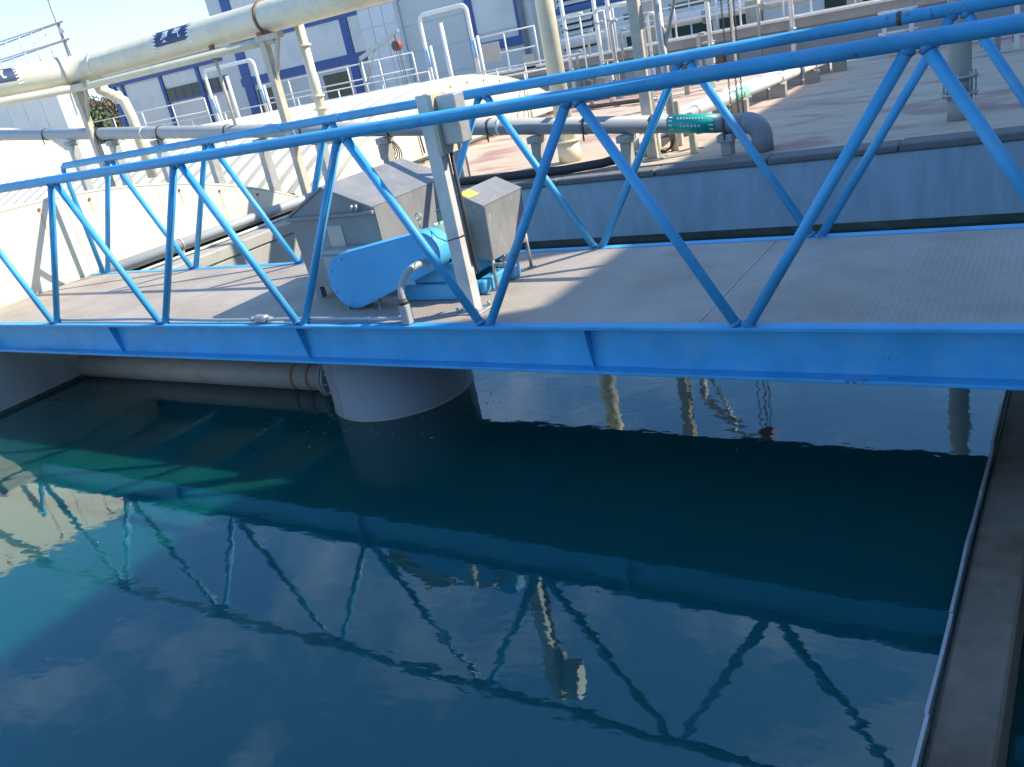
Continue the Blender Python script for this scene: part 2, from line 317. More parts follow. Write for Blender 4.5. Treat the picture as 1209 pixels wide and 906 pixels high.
w = thing('tank_wall', 'blue-grey coated concrete wall of the tank behind the footbridge', 'wall')
box('wall_face', 1.76, 30, 4.80, 4.93, -3.1, -0.165, M_BWALL, w, c=.012)
for i in range(12):                                     # rough dark coping strips along the wall top
    x = 1.78 + i * 1.2
    box('coping', x, x + 1.19, 4.775 + random.uniform(-.006, .006), 5.06, -0.162, -0.092 + random.uniform(-.006, .006), M_COPING, w, c=.012)
M_TIDE = mat('tide_line_algae', (0.055, 0.075, 0.055), 0.6, var=.4, scale=9, dirt=(.12, .15, .14), dirt_amt=.6, dscale=6, bump=.4)
box('tide_line', 1.77, 14.0, 4.794, 4.7995, -1.2, -0.80, M_TIDE, w)
w = thing('tank_wall', 'concrete end wall of the tank below the white gable', 'wall')
box('wall_face', 1.02, 1.75, -9.0, 4.68, -3.1, -0.30, M_CONC, w, c=.015)
box('tide_line', 1.7505, 1.756, -8.9, 4.66, -1.2, -0.835, M_TIDE, w)
box('ledge', 1.02, 1.77, 1.53, 4.76, -0.295, -0.14, M_CONC, w, c=.02)
box('ledge', 1.02, 1.77, -9.0, -0.085, -0.295, -0.14, M_CONC, w, c=.02)
box('bearing', 1.02, 1.70, 0.10, 1.36, -0.295, -0.045, M_CONC, w)
w = thing('launder_wall', 'low mossy concrete launder wall at the right edge of the water', 'wall')
mb = MB().box(10.0, 10.19, -6.1, 4.79, -3.0, -0.828, .012)
mb.obj('wall_top', M_WETCONC, w)
y = -6.0
while y < 4.6:                                          # bent weir plates along the water side
    L_ = random.uniform(.35, .6); dx = random.uniform(-.008, .006); dx2 = random.uniform(-.008, .006)
    z1, z2 = -0.795 + random.uniform(-.012, .012), -0.795 + random.uniform(-.012, .012)
    MB().prism([(9.978 + dx, y, -1.1), (9.978 + dx2, y + L_, -1.1), (9.978 + dx2, y + L_, z2), (9.978 + (dx + dx2) / 2, y + L_ * .5, (z1 + z2) / 2 - .008), (9.978 + dx, y, z1)], (.012, 0, 0)).obj('weir_plate', M_GALV, w)
    y += L_ + .006
for px, py, s in ((1162, 690, .02), (1130, 880, .014), (1175, 560, .012), (1150, 760, .012)):
    p = at(px, py, 'z', -.84)
    bm = bmesh.new(); bmesh.ops.create_icosphere(bm, subdivisions=2, radius=s)
    for v in bm.verts: v.co = v.co * random.uniform(.75, 1.2); v.co.z *= .6; v.co += p
    me = bpy.data.meshes.new('lump'); bm.to_mesh(me); bm.free()
    link('debris_lump', me, M_COPING, w)

def shear(o):                                           # the launder runs very slightly off square
    for v in o.data.vertices: v.co.x += .03 + .031 * v.co.y
for o in w.children: shear(o)
for o in list(COL.objects):
    if o.name in ('water', 'launder_water'):
        for v in o.data.vertices:
            if v.co.x > 9: v.co.x += .03 + .031 * v.co.y
# scum flecks drifting on the water round the drum
mb = MB(); rnd = random.Random(3)
for i in range(48):
    if i < 44: a = rnd.uniform(-2.6, .1); r = .58 + abs(rnd.gauss(0, .28)); cx_, cy_ = 5.97 + r * math.cos(a), .80 + r * math.sin(a)
    else: cx_, cy_ = rnd.uniform(3, 9.8), rnd.uniform(-2.6, 3)
    s_ = rnd.uniform(.003, .0075) * (1.5 if rnd.random() < .12 else 1); n = rnd.randint(5, 7)
    ring_ = [(cx_ + s_ * rnd.uniform(.5, 1.3) * math.cos(6.283 * k / n), cy_ + s_ * rnd.uniform(.3, .9) * math.sin(6.283 * k / n), -.868) for k in range(n)]
    mb.prism(ring_, (0, 0, .003))
o = mb.obj('scum_flecks', mat('scum', (.3, .3, .27), .8)); o['kind'] = 'stuff'; tag(o, 'small pale scum flecks floating on the water around the drum', 'scum')

# the plant building to the right that shades the right half (outside the frame)
b = thing('plant_building', 'tall plain concrete building right of the frame that shades the tank', 'building')
XB = 15.0; HB = (XB - 6.8) / 1.10; HNo = (XB - 7.7) / 1.10     # parapet top set by its shadow edge; notch shaped to let sun onto the deck
box('wall', XB + .15, 24, -16, 18.3, -3.2, 5.1, M_OWALL, b)
box('parapet', XB, XB + .14, -16, 4.25, 3, HB, M_OWALL, b)
box('parapet', XB, XB + .14, 4.252, 5.65, 3, HNo, M_OWALL, b)
box('parapet', XB, XB + .14, 5.652, 18.3, 3, HB, M_OWALL, b)

# ================================================================== FOOTBRIDGE
P = 1.5; TO = .782; HN = 1.171; HF = 1.171; WB = 1.444
XL, XR = 1.45, 13.4
br = thing('footbridge', 'blue steel truss footbridge with tread plate deck over the tank', 'bridge')
def beam(y, s, x0):                                     # channel with flanges turned outwards (s = -1 near, +1 far)
    o = MB()
    ya, yb = sorted((y, y + s * .075))
    o.box(x0, XR, min(y, y - s * .012), max(y, y - s * .012), -.262, -.002)     # web
    o.obj('beam_web', M_BLUE, br)
    box('beam_flange', x0, XR, ya, yb, -.014, .006, M_BLUE, br, c=.003)
    box('beam_flange', x0, XR, ya, yb, -.268, -.250, M_BLUE, br, c=.003)
    k = 0
    for xs in (3.8, 5.955, 8.14, 10.3, 12.45):
        a, bb = sorted((y + s * .001, y + s * .066))
        MB().prism([(xs - .006, y + s * .0005, -.2495), (xs - .006, y + s * .022, -.2495), (xs - .006, y + s * .066, -.0145), (xs - .006, y + s * .0005, -.0145)], (.012, 0, 0)).obj('stiffener', M_BLUE, br)
beam(0.0, -1, 1.05); beam(WB, 1, 1.05)
x = 1.27
while x < XR - .1:
    x2 = min(x + 1.5, XR)
    box('deck_plate', x, x2 - .004, .004, WB - .004, -.012, .001 + random.uniform(0, .0015), M_DECK, br)
    x = x2
for xs in [1.6 + i * 1.08 for i in range(11)]:          # cross members under the deck
    box('cross_member', xs - .04, xs + .04, .0125, WB - .0125, -.18, -.0125, M_BLUE, br)
rc, rd = .034, .0262
M_WELD = mat('worn_blue_weld', (0.05, 0.22, 0.42), 0.6, var=0.3, scale=30, dirt=(0.20, 0.12, 0.07), dirt_amt=0.8, dscale=14)
def truss(y, h, x0, r1, r2, ks):
    pts = [(x0, y, h), (XR, y, h)]
    tube('top_chord', pts, r1, M_BLUE, br, 16)
    for k in ks:
        xb, xt = P * k, P * k + TO
        e = .028
        if xb + e > x0 - .01: tube('brace', [(xb + e, y, .004), (xt - e * .8, y, h - r1 * .4)], r2, M_BLUE, br, 12)
        tube('brace', [(xt + e * .8, y, h - r1 * .4), (xb + P - e, y, .004)], r2, M_BLUE, br, 12)
        for (pa, pb) in (((xb + e, y, .004), (xt - e * .8, y, h - r1 * .4)), ((xb + P - e, y, .004), (xt + e * .8, y, h - r1 * .4))):
            pa, pb = Vector(pa), Vector(pb); dd_ = (pb - pa).normalized()
            if pa.x > x0 - .01: MB().tube([pa + dd_ * .006, pa + dd_ * .014, pa + dd_ * .022], [r2 + .007, r2 + .006, r2 + .0005], 12).obj('weld_bead', M_WELD, br)
            MB().tube([pb - dd_ * .036, pb - dd_ * .028, pb - dd_ * .016], [r2 + .0005, r2 + .005, r2 + .007], 12).obj('weld_bead', M_WELD, br)
truss(-.036, HN, -1.2, rc, rd, range(0, 8))
truss(WB + .036, HF, XL + .05, rc, rd, range(1, 8))
yf = WB + .036
tube('end_post', arc((XL + .05, yf, HF - .05), (0, 0, 1), (-1, 0, 0), .05, 0, 90, 6) + [(XL, yf, .004)], rd, M_BLUE, br, 12)
for (px, py, yy, hh, rr) in ((1062, 20, yf, HF, rc),):   # rusty sleeve joints
    xx = at(px, py, 'y', yy).x
    tube('joint_sleeve', [(xx - .012, yy, hh), (xx + .012, yy, hh)], rr + .0025, M_CHAIN, br, 16)
for (px, yy, hh) in ((402, yf, HF), (330, yf, HF)):
    xx = at(px, 140, 'y', yy).x
    tube('joint_sleeve', [(xx - .006, yy, hh), (xx + .006, yy, hh)], rc + .002, M_BLUE, br, 16)

# ------------------------------------------------------------------ centre drum and inlet pipe below the bridge
dc = Vector((5.97, .80, 0)); dr = .55
d = thing('stilling_drum', 'grey steel stilling drum standing in the water under the footbridge', 'drum')
o = MB().tube([(dc.x, dc.y, -2.4), (dc.x, dc.y, -.19)], dr, 64).obj('shell', M_DRUM, d)
MB().tube([(dc.x, dc.y, -.880), (dc.x, dc.y, -.857)], dr + .008, 64).obj('waterline_rim', M_UPIPE, d)
pw = at(468, 458, 'z', -.6); a = math.atan2(pw.y - dc.y, pw.x - dc.x)
for da in (math.radians(-108), math.radians(-108) + 2.09, math.radians(-108) - 2.09):
    u = Vector((math.cos(da), math.sin(da), 0))
    tube('weld_seam', [dc + u * (dr - .001) + Vector((0, 0, -2)), dc + u * (dr - .001) + Vector((0, 0, -.2))], .006, M_DRUM, d, 8)
zp, rp, yp = -.765, .122, .755
pp = thing('inlet_pipe', 'rusty grey inlet pipe from the end wall to the drum, just above the water', 'pipe')
tube('pipe_run', [(1.70, yp, zp), (5.50, yp, zp)], rp, M_UPIPE, pp, 32)
for xx in (5.27, 5.305):
    tube('flange', [(xx, yp, zp), (xx + .026, yp, zp)], rp + .055, M_DRUM, pp, 32)
for i in range(12):
    t = 2 * math.pi * i / 12
    tube('bolt', [(5.25, yp + math.cos(t) * (rp + .033), zp + math.sin(t) * (rp + .033)), (5.355, yp + math.cos(t) * (rp + .033), zp + math.sin(t) * (rp + .033))], .009, M_GALV, pp, 6)
for xx in (4.90, 5.08): tube('weld_band', [(xx, yp, zp), (xx + .03, yp, zp)], rp + .0035, M_RUST, pp, 32)
tube('wall_collar', [(1.70, yp, zp), (1.745, yp, zp)], rp + .06, M_UPIPE, pp, 32)

# ------------------------------------------------------------------ machinery on the deck
def hood(root, near_poly, y0, y1, m):                   # thin sheet box, outline in XZ, near_poly runs round the outline
    n = len(near_poly); t = .008
    MB().prism([(x, y0, z) for x, z in near_poly], (0, t, 0)).obj('near_panel', m, root)
    MB().prism([(x, y1 - t, z) for x, z in near_poly], (0, t, 0)).obj('far_panel', m, root)
    for i in range(n - 1):
        (xa, za), (xb, zb) = near_poly[i], near_poly[i + 1]
        dx, dz = xb - xa, zb - za; L_ = math.hypot(dx, dz); nx, nz = dz / L_ * t, -dx / L_ * t
        roof = za > near_poly[0][1] + .05 and zb > near_poly[0][1] + .05 and abs(dx) > abs(dz)
        ov = .012 if roof else -.0005
        q = [(xa - nx * (1 if roof else 0), y0 - ov, za - nz * (1 if roof else 0)), (xb - nx * (1 if roof else 0), y0 - ov, zb - nz * (1 if roof else 0)), (xb + nx, y0 - ov, zb + nz), (xa + nx, y0 - ov, za + nz)]
        MB().prism(q, (0, y1 - y0 + 2 * ov, 0)).obj('roof_sheet' if roof else 'side_panel', m, root)
h1 = thing('machine_hood', 'large dark grey sheet-metal machine hood with gabled top on the footbridge', 'machine hood')
hy0, hy1 = .50, 1.40
hood(h1, [(5.63, .09), (5.59, .62), (5.98, .80), (6.40, .63), (6.40, .09)], hy0, hy1, M_HOOD)
box('rim', 5.575, 6.405, hy0 - .035, hy0 - .0005, .590, .615, M_HOOD, h1, c=.004)
box('name_plate', 5.935, 6.075, hy0 - .006, hy0 - .0005, .33, .53, M_TAN, h1)
for xx in (6.24, 6.28): tube('latch', [(xx, hy0 - .03, .625), (xx, hy0 - .03, .665)], .010, M_GALV, h1, 8)
for xx in (5.66, 6.36):
    for yy in (hy0 + .03, hy1 - .05): box('foot', xx - .025, xx + .025, yy - .02, yy + .03, .002, .0895, M_HOOD, h1)
h2 = thing('machine_hood', 'small grey sheet-metal fan hood with a yellow sticker beside the steel post', 'machine hood')
sy0, sy1 = .60, 1.06
hood(h2, [(6.86, .25), (6.84, .545), (7.03, .64), (7.215, .55), (7.20, .20)], sy0, sy1, M_HOOD)
q = [Vector((6.885, sy0 - .004, .582)), Vector((6.99, sy0 - .004, .634))]
u = Vector((7.03, 0, .64)); vv = (Vector((7.215, 0, .55)) - u).normalized(); nn = Vector((-vv.z, 0, vv.x))
p0 = u + vv * .012 + nn * .0095 + Vector((0, sy0 + .0, 0))
MB().prism([p0, p0 + vv * .075, p0 + vv * .075 + Vector((0, .12, 0)), p0 + Vector((0, .12, 0))], nn * .002).obj('warning_sticker', M_STICK, h2)
for (xx, yy, xe, ye) in ((6.88, sy0 + .02, 6.86, sy0), (7.185, sy0 + .02, 7.19, sy0 - .005), (6.88, sy1 - .03, 6.87, sy1 - .01), (7.195, sy1 - .02, 7.175, sy1 + .015)):
    tube('leg', [(xe, ye, .003), (xx, yy, .27)], .012, M_GALV, h2, 8)
    box('foot', xe - .025, xe + .025, ye - .02, ye + .02, .002, .008, M_GALV, h2)

dv = thing('belt_drive', 'motor drive under a bright blue belt guard in front of the grey hood', 'motor')
gl, gr = (6.27, .205, .190), (6.95, .375, .125)         # big and small pulley ends of the guard: x, z, r
def guard_outline(e):
    c0, c1 = Vector((gl[0], gl[1])), Vector((gr[0], gr[1])); dd = c1 - c0; D = dd.length; th = math.atan2(dd.y, dd.x); al = math.acos((gl[2] - gr[2]) / D)
    pts = []
    for i in range(19):
        t = th + al + (2 * math.pi - 2 * al) * i / 18; pts.append((c0.x + (gl[2] + e) * math.cos(t), c0.y + (gl[2] + e) * math.sin(t)))
    for i in range(15):
        t = th - al + 2 * al * i / 14; pts.append((c1.x + (gr[2] + e) * math.cos(t), c1.y + (gr[2] + e) * math.sin(t)))
    return pts
GY = .24
MB().prism([(x, GY, z) for x, z in guard_outline(0)], (0, .13, 0)).obj('belt_guard', M_GUARD, dv)
MB().prism([(x, GY - .004, z) for x, z in guard_outline(-.012)], (0, .0035, 0)).obj('guard_face', M_GUARD, dv)
for i in range(0, len(guard_outline(0)), 5):
    x_, z_ = guard_outline(-.03)[i]; tube('guard_bolt', [(x_, GY - .0042, z_), (x_, GY - .011, z_)], .008, M_GALV, dv, 6)
for xx, zz in ((6.16, .003), (6.44, .003)):
    tube('guard_support', [(xx + .02, GY + .06, .10 if xx < 6.3 else .14), (xx, GY + .04, .012), (xx + .03, GY + .0, .008)], .011, M_GALV, dv, 8)
MB().box(5.92, 6.22, .38, .495, .12, .36, .02).obj('gearbox', M_GPIPE, dv)
MB().box(5.90, 6.24, .375, .4965, .355, .385, .006).obj('gearbox_lid', M_GPIPE, dv)
mot = MB().tube([(6.95, .39, .375), (6.95, .43, .375), (6.95, .44, .375), (6.95, .84, .375), (6.95, .86, .375), (6.95, .96, .375)], [.08, .09, .115, .115, .12, .11], 24).obj('motor_body', M_GREEN, dv)
for i in range(16):
    t = 2 * math.pi * i / 16; c, s = math.cos(t), math.sin(t)
    MB().prism([(6.95 + c * .113 - s * .004, .46, .375 + s * .113 + c * .004), (6.95 + c * .113 + s * .004, .46, .375 + s * .113 - c * .004), (6.95 + c * .132 + s * .003, .46, .375 + s * .132 - c * .003), (6.95 + c * .132 - s * .003, .46, .375 + s * .132 + c * .003)], (0, .36, 0)).obj('cooling_fin', M_GREEN, mot)
tube('fan_cowl', arc((7.09, .72, .33), (0, 1, 0), (0, 0, 1), .13, -60, 120, 12), .018, M_GREEN, dv, 8)
MB().box(6.66, 7.06, .42, .95, .115, .25, .01).obj('motor_plinth', M_BLUE, dv)
box('base_rail', 6.55, 7.12, .40, .50, .004, .114, M_BLUE, dv, c=.008)
box('base_rail', 6.55, 7.20, .80, .90, .004, .114, M_BLUE, dv, c=.008)
box('base_end', 7.08, 7.16, .503, .797, .004, .09, M_BLUE, dv, c=.008)
for (a_, b_) in (((7.15, .62, .17), (7.36, .60, .165)), ((7.16, .70, .13), (7.30, .86, .27))): tube('adjusting_bolt', [a_, b_], .012, M_GALV, dv, 8)
tube('adjusting_bolt', [(7.27, .615, .165), (7.30, .612, .165)], .022, M_GALV, dv, 6)
tube('lifting_eye', arc((6.84, .40, .565), (1, 0, 0), (0, 0, 1), .022, 0, 360, 12)[:-1], .005, M_GALV, dv, 6, closed=True)
tube('lifting_eye_stem', [(6.84, .40, .49), (6.84, .40, .545)], .006, M_GALV, dv, 6)

po = thing('steel_post', 'tall galvanised channel post with a junction box on the footbridge', 'post')
bx, by = 7.25, .215; zt = 1.285
M_POST = mat('pale_zinc_post', (.60, .585, .55), .5, metal=.1, var=.12, scale=8, dirt=(.36, .33, .28), dirt_amt=.45, dscale=6)
box('channel_web', bx - .045, bx + .045, by - .045, by - .037, .012, zt, M_POST, po)
box('channel_flange', bx - .045, bx - .037, by - .0365, by + .03, .012, zt, M_POST, po)
box('channel_flange', bx + .037, bx + .045, by - .0365, by + .03, .012, zt, M_POST, po)
box('channel_lip', bx - .0365, bx - .012, by + .023, by + .03, .012, zt, M_POST, po)
box('channel_lip', bx + .012, bx + .0365, by + .023, by + .03, .012, zt, M_POST, po)
box('base_plate', bx - .10, bx + .10, by - .09, by + .09, .003, .0115, M_GALV, po, c=.003)
for sx in (-1, 1):
    for sy in (-1, 1): tube('anchor_bolt', [(bx + sx * .075, by + sy * .065, .0116), (bx + sx * .075, by + sy * .065, .04)], .009, M_GALV, po, 6)
MB().box(bx + .075, bx + .205, by - .03, by + .07, 1.0, 1.265, .006).obj('junction_box', M_GALV, po)
box('box_backplate', bx + .0455, bx + .0745, by - .06, by + .09, .95, 1.28, M_BEIGE, po)
box('box_sticker', bx + .12, bx + .17, by - .033, by - .0305, 1.12, 1.17, M_STICK, po)
tube('cable_conduit', [(bx + .065, by + .03, .95), (bx + .062, by + .03, .5), (bx + .058, by + .03, .30), (bx + .02, by + .10, .22)], .012, M_HOSE, po, 8)
tube('wire_tie', [(bx - .30, by + .12, .50), (bx - .15, by + .0, .47), (bx - .05, by - .05, .455), (bx + .05, by - .05, .475), (bx + .06, by + .03, .48)], .003, M_HOSE, po, 6)

cd = thing('cable_conduit', 'grey flexible conduit rising from a fitting on the beam to the belt drive', 'conduit')
fx, fy = 6.925, -.030
MB().box(fx - .030, fx + .030, fy - .028, fy + .028, .008, .135, .006).obj('fitting', M_GPIPE, cd)
tube('fitting_collar', [(fx, fy, .1355), (fx, fy, .165)], .031, M_CHAIN, cd, 16)
pts = [Vector((fx, fy, .165)), Vector((fx - .004, fy + .01, .215)), Vector((fx - .002, fy + .045, .265)), Vector((fx + .0, fy + .10, .300)), Vector((fx + .01, fy + .18, .318)), Vector((fx + .03, fy + .30, .31)), Vector((fx + .06, fy + .42, .28))]
fine = []
for i in range(len(pts) - 1):
    a_ = pts[max(0, i - 1)]; b_, c_ = pts[i], pts[i + 1]; e_ = pts[min(len(pts) - 1, i + 2)]
    for j in range(10):
        t = j / 10; fine.append(.5 * (2 * b_ + (c_ - a_) * t + (2 * a_ - 5 * b_ + 4 * c_ - e_) * t * t + (3 * b_ - a_ - 3 * c_ + e_) * t ** 3))
fine.append(pts[-1])
MB().tube(fine, [.021 + .0022 * (i % 2) for i in range(len(fine))], 12).obj('flexible_hose', M_GPIPE, cd)
pl = [(x_, -.012 + .006 * math.sin(x_ * 2.1), .030 + .004 * math.sin(x_ * 3.3)) for x_ in [2.9 + i * .2 for i in range(20)]] + [(fx - .031, fy + .004, .040)]
tube('conduit_run', pl, .0125, M_GPIPE, cd, 8)
MB().box(5.54, 5.66, -.045, .012, .012, .062, .012).obj('inspection_fitting', M_GALV, cd)
for xx in (5.50, 5.67): tube('fitting_gland', [(xx - .012, -.014, .033), (xx + .028, -.014, .033)], .019, M_GALV, cd, 10)

# ================================================================== WHITE VAULTED COVERS
M_STREAK = mat('rust_stain', (0.62, 0.42, 0.24), 0.7, var=0.15, scale=30)
def vault(label, yc, half, crest, x0, x1, gable=True, rib=.25, rh=.04):
    v = thing('vaulted_cover', label, 'tank cover', group='white vaulted tank covers')
    zb = -.105; h = crest - zb; Rr = (half * half + h * h) / (2 * h); zc = crest - Rr; am = math.asin(half / Rr)
    # one corrugated roof sheet, shared by all
    SW = rib * 3; n = 26; prof = []
    for i in range(3):
        a = i * rib; prof += [(a + .0, 0), (a + rib * .50, 0), (a + rib * .58, rh), (a + rib * .92, rh)]
    prof.append((SW - .006, 0))
    vs = []; fs = []
    for j in range(n + 1):
        t = -am + 2 * am * j / n
        for (xx, e) in prof: vs.append((-xx, yc + (Rr + e) * math.sin(t), zc + (Rr + e) * math.cos(t)))
    m = len(prof)
    for j in range(n):
        for i in range(m - 1): fs.append((j * m + i, j * m + i + 1, (j + 1) * m + i + 1, (j + 1) * m + i))
    k = len(vs)                                         # underside closes the sheet
    for j in range(n + 1):
        t = -am + 2 * am * j / n
        for xx in (0, SW - .006): vs.append((-xx, yc + (Rr - .02) * math.sin(t), zc + (Rr - .02) * math.cos(t)))
    for j in range(n): fs.append((k + 2 * j, k + 2 * j + 2, k + 2 * j + 3, k + 2 * j + 1)); fs.append((j * m, (j + 1) * m, k + 2 * j + 2, k + 2 * j)); fs.append((j * m + m - 1, k + 2 * j + 1, k + 2 * j + 3, (j + 1) * m + m - 1))
    me = MB().add(vs, fs).mesh('roof_sheet')
    cnt = int((x0 - x1) / SW)
    for i in range(cnt):
        o = link('roof_sheet', me, M_COVER, v); o.location.x = x0 - i * SW
        o.rotation_euler.x = 0
    if gable:
        N_ = 7; w_ = 2 * half / N_
        for i in range(N_):
            ya, yb = yc - half + i * w_ + .003, yc - half + (i + 1) * w_ - .003
            top = [(x0 + .012, y_, zc + math.sqrt(Rr * Rr - (y_ - yc) ** 2) + .05) for y_ in [yb + (ya - yb) * q / 6 for q in range(7)]]
            p = MB().prism([(x0 + .012, ya, zb + .0), (x0 + .012, yb, zb + .0)] + top, (.03, 0, 0)).obj('gable_panel', M_GABLE, v)
            for q in (.25, .75):
                y_ = ya + (yb - ya) * q; z_ = zc + math.sqrt(Rr * Rr - (y_ - yc) ** 2) - .02
                sl = random.uniform(.12, .45)
                if z_ > .3 and random.random() < .6: MB().prism([(x0 + .0425, y_ - .012, z_), (x0 + .0425, y_ + .012, z_), (x0 + .0425, y_ + .007, z_ - sl), (x0 + .0425, y_ - .005, z_ - sl)], (.0012, 0, 0)).obj('rust_streak', M_STREAK, p)
                tube('bolt', [(x0 + .042, y_, z_), (x0 + .056, y_, z_)], .016, M_RUST, p, 8)
        arcp = [(x0 + .03, yc + (Rr + .055) * math.sin(-am + 2 * am * j / 40), zc + (Rr + .055) * math.cos(-am + 2 * am * j / 40)) for j in range(41)]
        tube('edge_trim', arcp, .018, M_COVER, v, 8)
    return v
vault('nearest white vaulted cover whose gable meets the end of the footbridge', .9, 4.05, .83, 1.19, -9, rh=.03)
vault('second white vaulted cover, ribbed, behind the sloping grey pipe', 9.2, 3.75, .95, 1.19, -20, rib=.42, rh=.12)
vault('far white vaulted cover at the left edge below the cream pipe', 14.5, 3.0, 2.1, at(78, 150, 'y', 17.5).x, -36, gable=True, rib=.4, rh=.05)

# low grey pipe along the foot of the first gable
p = thing('low_pipe', 'grey pipe lying along the foot of the white gable', 'pipe')
tube('pipe_run', [(1.34, 1.60, -.005), (1.34, 4.75, -.005), (1.34, 4.95, -.005)], .062, M_GPIPE, p, 16)
tube('end_cap', [(1.34, 1.53, -.005), (1.34, 1.60, -.005)], .055, M_GALV, p, 16)
for yy in (2.6, 4.0):
    tube('clamp', [(1.34, yy, -.005), (1.34, yy + .03, -.005)], .070, M_GALV, p, 16)
    box('clamp_foot', 1.32, 1.36, yy, yy + .03, -.139, -.062, M_GALV, p)
tube('guide_rod', [(1.47, 1.62, -.115), (1.47, 4.65, -.115)], .016, M_WHITE, p, 8)
p = thing('gable_foot_pipe', 'thin dark pipe along the foot of the second vaulted cover', 'pipe')
tube('pipe_run', [(1.40, 6.4, -.05), (1.40, 13.5, -.05)], .035, M_CHAIN, p, 10)
for yy in (7.5, 9.5, 11.5): box('pipe_clip', 1.36, 1.44, yy, yy + .05, -.108, -.084, M_GALV, p)

# ================================================================== GREY PIPE ON STANDS
def gz(x): return .300 + (6.49 - x) * .1065
GY5 = 5.3; gr_ = .098
gp = thing('grey_pipe', 'long grey pipe on stands behind the footbridge, bending down at its right end', 'pipe')
xe = 7.42
bend = arc((xe, GY5, gz(xe) - .17), (0, 0, 1), (1, 0, 0), .17, 0, 90, 10)
tube('pipe_run', [(-11, GY5, gz(-11)), (xe, GY5, gz(xe))], gr_, M_GPIPE, gp, 24)
tube('elbow', bend + [(xe + .17, GY5, -.108)], gr_ + .012, M_DRUM, gp, 24)
for x_ in [7.24, 6.42, 5.6] + [4.3 - i * 1.55 for i in range(9)]:
    tube('clamp', [(x_, GY5, gz(x_)), (x_ - .03, GY5, gz(x_) + .0032)], gr_ + .008, M_CHAIN, gp, 20)
    tube('clamp_bolt', [(x_ - .015, GY5 - gr_ - .01, gz(x_) - .02), (x_ - .015, GY5 - gr_ - .01, gz(x_) - gr_ - .06)], .010, M_CHAIN, gp, 6)
for x_ in (4.45, 1.1, -2.3): tube('coupling', [(x_, GY5, gz(x_)), (x_ - .04, GY5, gz(x_) + .0043)], gr_ + .005, M_WHITE, gp, 24)
lab = at(815, 147, 'y', GY5 - gr_)
MB().tube([(lab.x - .27, GY5, gz(lab.x - .27)), (lab.x + .27, GY5, gz(lab.x + .27))], gr_ + .003, 24).obj('teal_label', M_SIGN, gp)
def pipe_marks(cx, w, rows, r):                         # print on the label: rows of small strokes round the pipe
    mb = MB()
    def patch(x0, x1, a0, a1):
        vs = []
        for x_ in (x0, x1):
            for a in (a0, (a0 + a1) / 2, a1): vs.append((x_, GY5 - r * math.cos(R(a)), gz(x_) + r * math.sin(R(a))))
        mb.add(vs, [(0, 1, 4, 3), (1, 2, 5, 4)])
    for (ang, n, h_, x0, x1) in rows:
        st = (x1 - x0) / n
        for i in range(n):
            a = x0 + i * st
            patch(cx + a, cx + a + st * .62, ang - h_, ang - h_ * .55); patch(cx + a, cx + a + st * .55, ang + h_ * .1, ang + h_ * .5)
            patch(cx + a + st * .22, cx + a + st * .36, ang - h_ * .9, ang + h_); patch(cx + a + st * .05, cx + a + st * .16, ang - h_, ang + h_ * .3)
    for sgn in (-1, 1):
        for ang in (-25, 2, 29, 52): patch(cx + sgn * w - .022, cx + sgn * w + .022, ang - 4.5, ang + 3.5)
    return mb
pipe_marks(lab.x, .225, [(45, 9, 7, -.15, .15), (-2, 6, 8, -.12, .12)], gr_ + .0045).obj('label_print', M_INK, gp)['kind'] = 'stuff'
# stands: concrete foot, steel leg, saddle head; each a thing of its own
names = ['pipe stand at the grey elbow with the teal label', 'second pipe stand from the grey elbow', 'third pipe stand from the grey elbow', 'fourth pipe stand from the grey elbow', 'fifth pipe stand from the grey elbow', 'sixth pipe stand from the grey elbow', 'seventh pipe stand from the grey elbow', 'eighth pipe stand from the grey elbow', 'ninth pipe stand from the grey elbow', 'tenth pipe stand from the grey elbow', 'leftmost pipe stand under the sloping grey pipe']
for i in range(11):
    x_ = 7.22 - i * 1.16; zt_ = gz(x_) - gr_ - .004
    s_ = thing('pipe_stand', names[i], 'pipe stand', group='stands under the sloping grey pipe')
    y0 = GY5
    MB().box(x_ - .055, x_ + .055, y0 - .075, y0 + .075, -.108, zt_ - .085, .008).obj('leg', M_CONC if i < 5 else M_GALV, s_)
    MB().box(x_ - .085, x_ + .085, y0 - .10, y0 + .10, zt_ - .0845, zt_ - .006, .008).obj('saddle', M_GPIPE, s_)
    tube('stand_bolt', [(x_ + .03, y0 - .1005, zt_ - .045), (x_ + .03, y0 - .115, zt_ - .045)], .012, M_GALV, s_, 6)

# black hose on the slab along the wall
h = tag(tube('black_hose', [(2.5, 5.12, -.05), (3.7, 5.14, -.055), (4.6, 5.16, -.06), (5.3, 5.15, -.055), (5.75, 5.22, -.04), (6.0, 5.42, -.03), (6.1, 5.8, -.05), (6.0, 6.6, -.06)], .052, M_HOSE, None, 12), 'black hose lying on the slab along the coping', 'hose')
cc = at(783, 170, 'y', 5.9)
ch = thing('cable_coil', 'coil of black cable standing on the slab behind the grey pipe', 'cable')
for i in range(6):
    r_ = .135 + random.uniform(-.015, .012); cx_, cz_ = cc.x + random.uniform(-.012, .012), -.105 + r_ + .012; yy = 5.86 + i * .018
    tube('cable_loop', arc((cx_, yy, cz_), (1, 0, random.uniform(-.1, .1)), (0, random.uniform(-.12, .12), 1), r_, 0, 360, 28)[:-1], .008, M_HOSE, ch, 6, closed=True)
tube('cable_tail', [(cc.x + .1, 5.9, -.095), (cc.x + .25, 5.8, -.098), (cc.x + .33, 5.92, -.098), (cc.x + .5, 5.86, -.098)], .008, M_RUST, ch, 6)

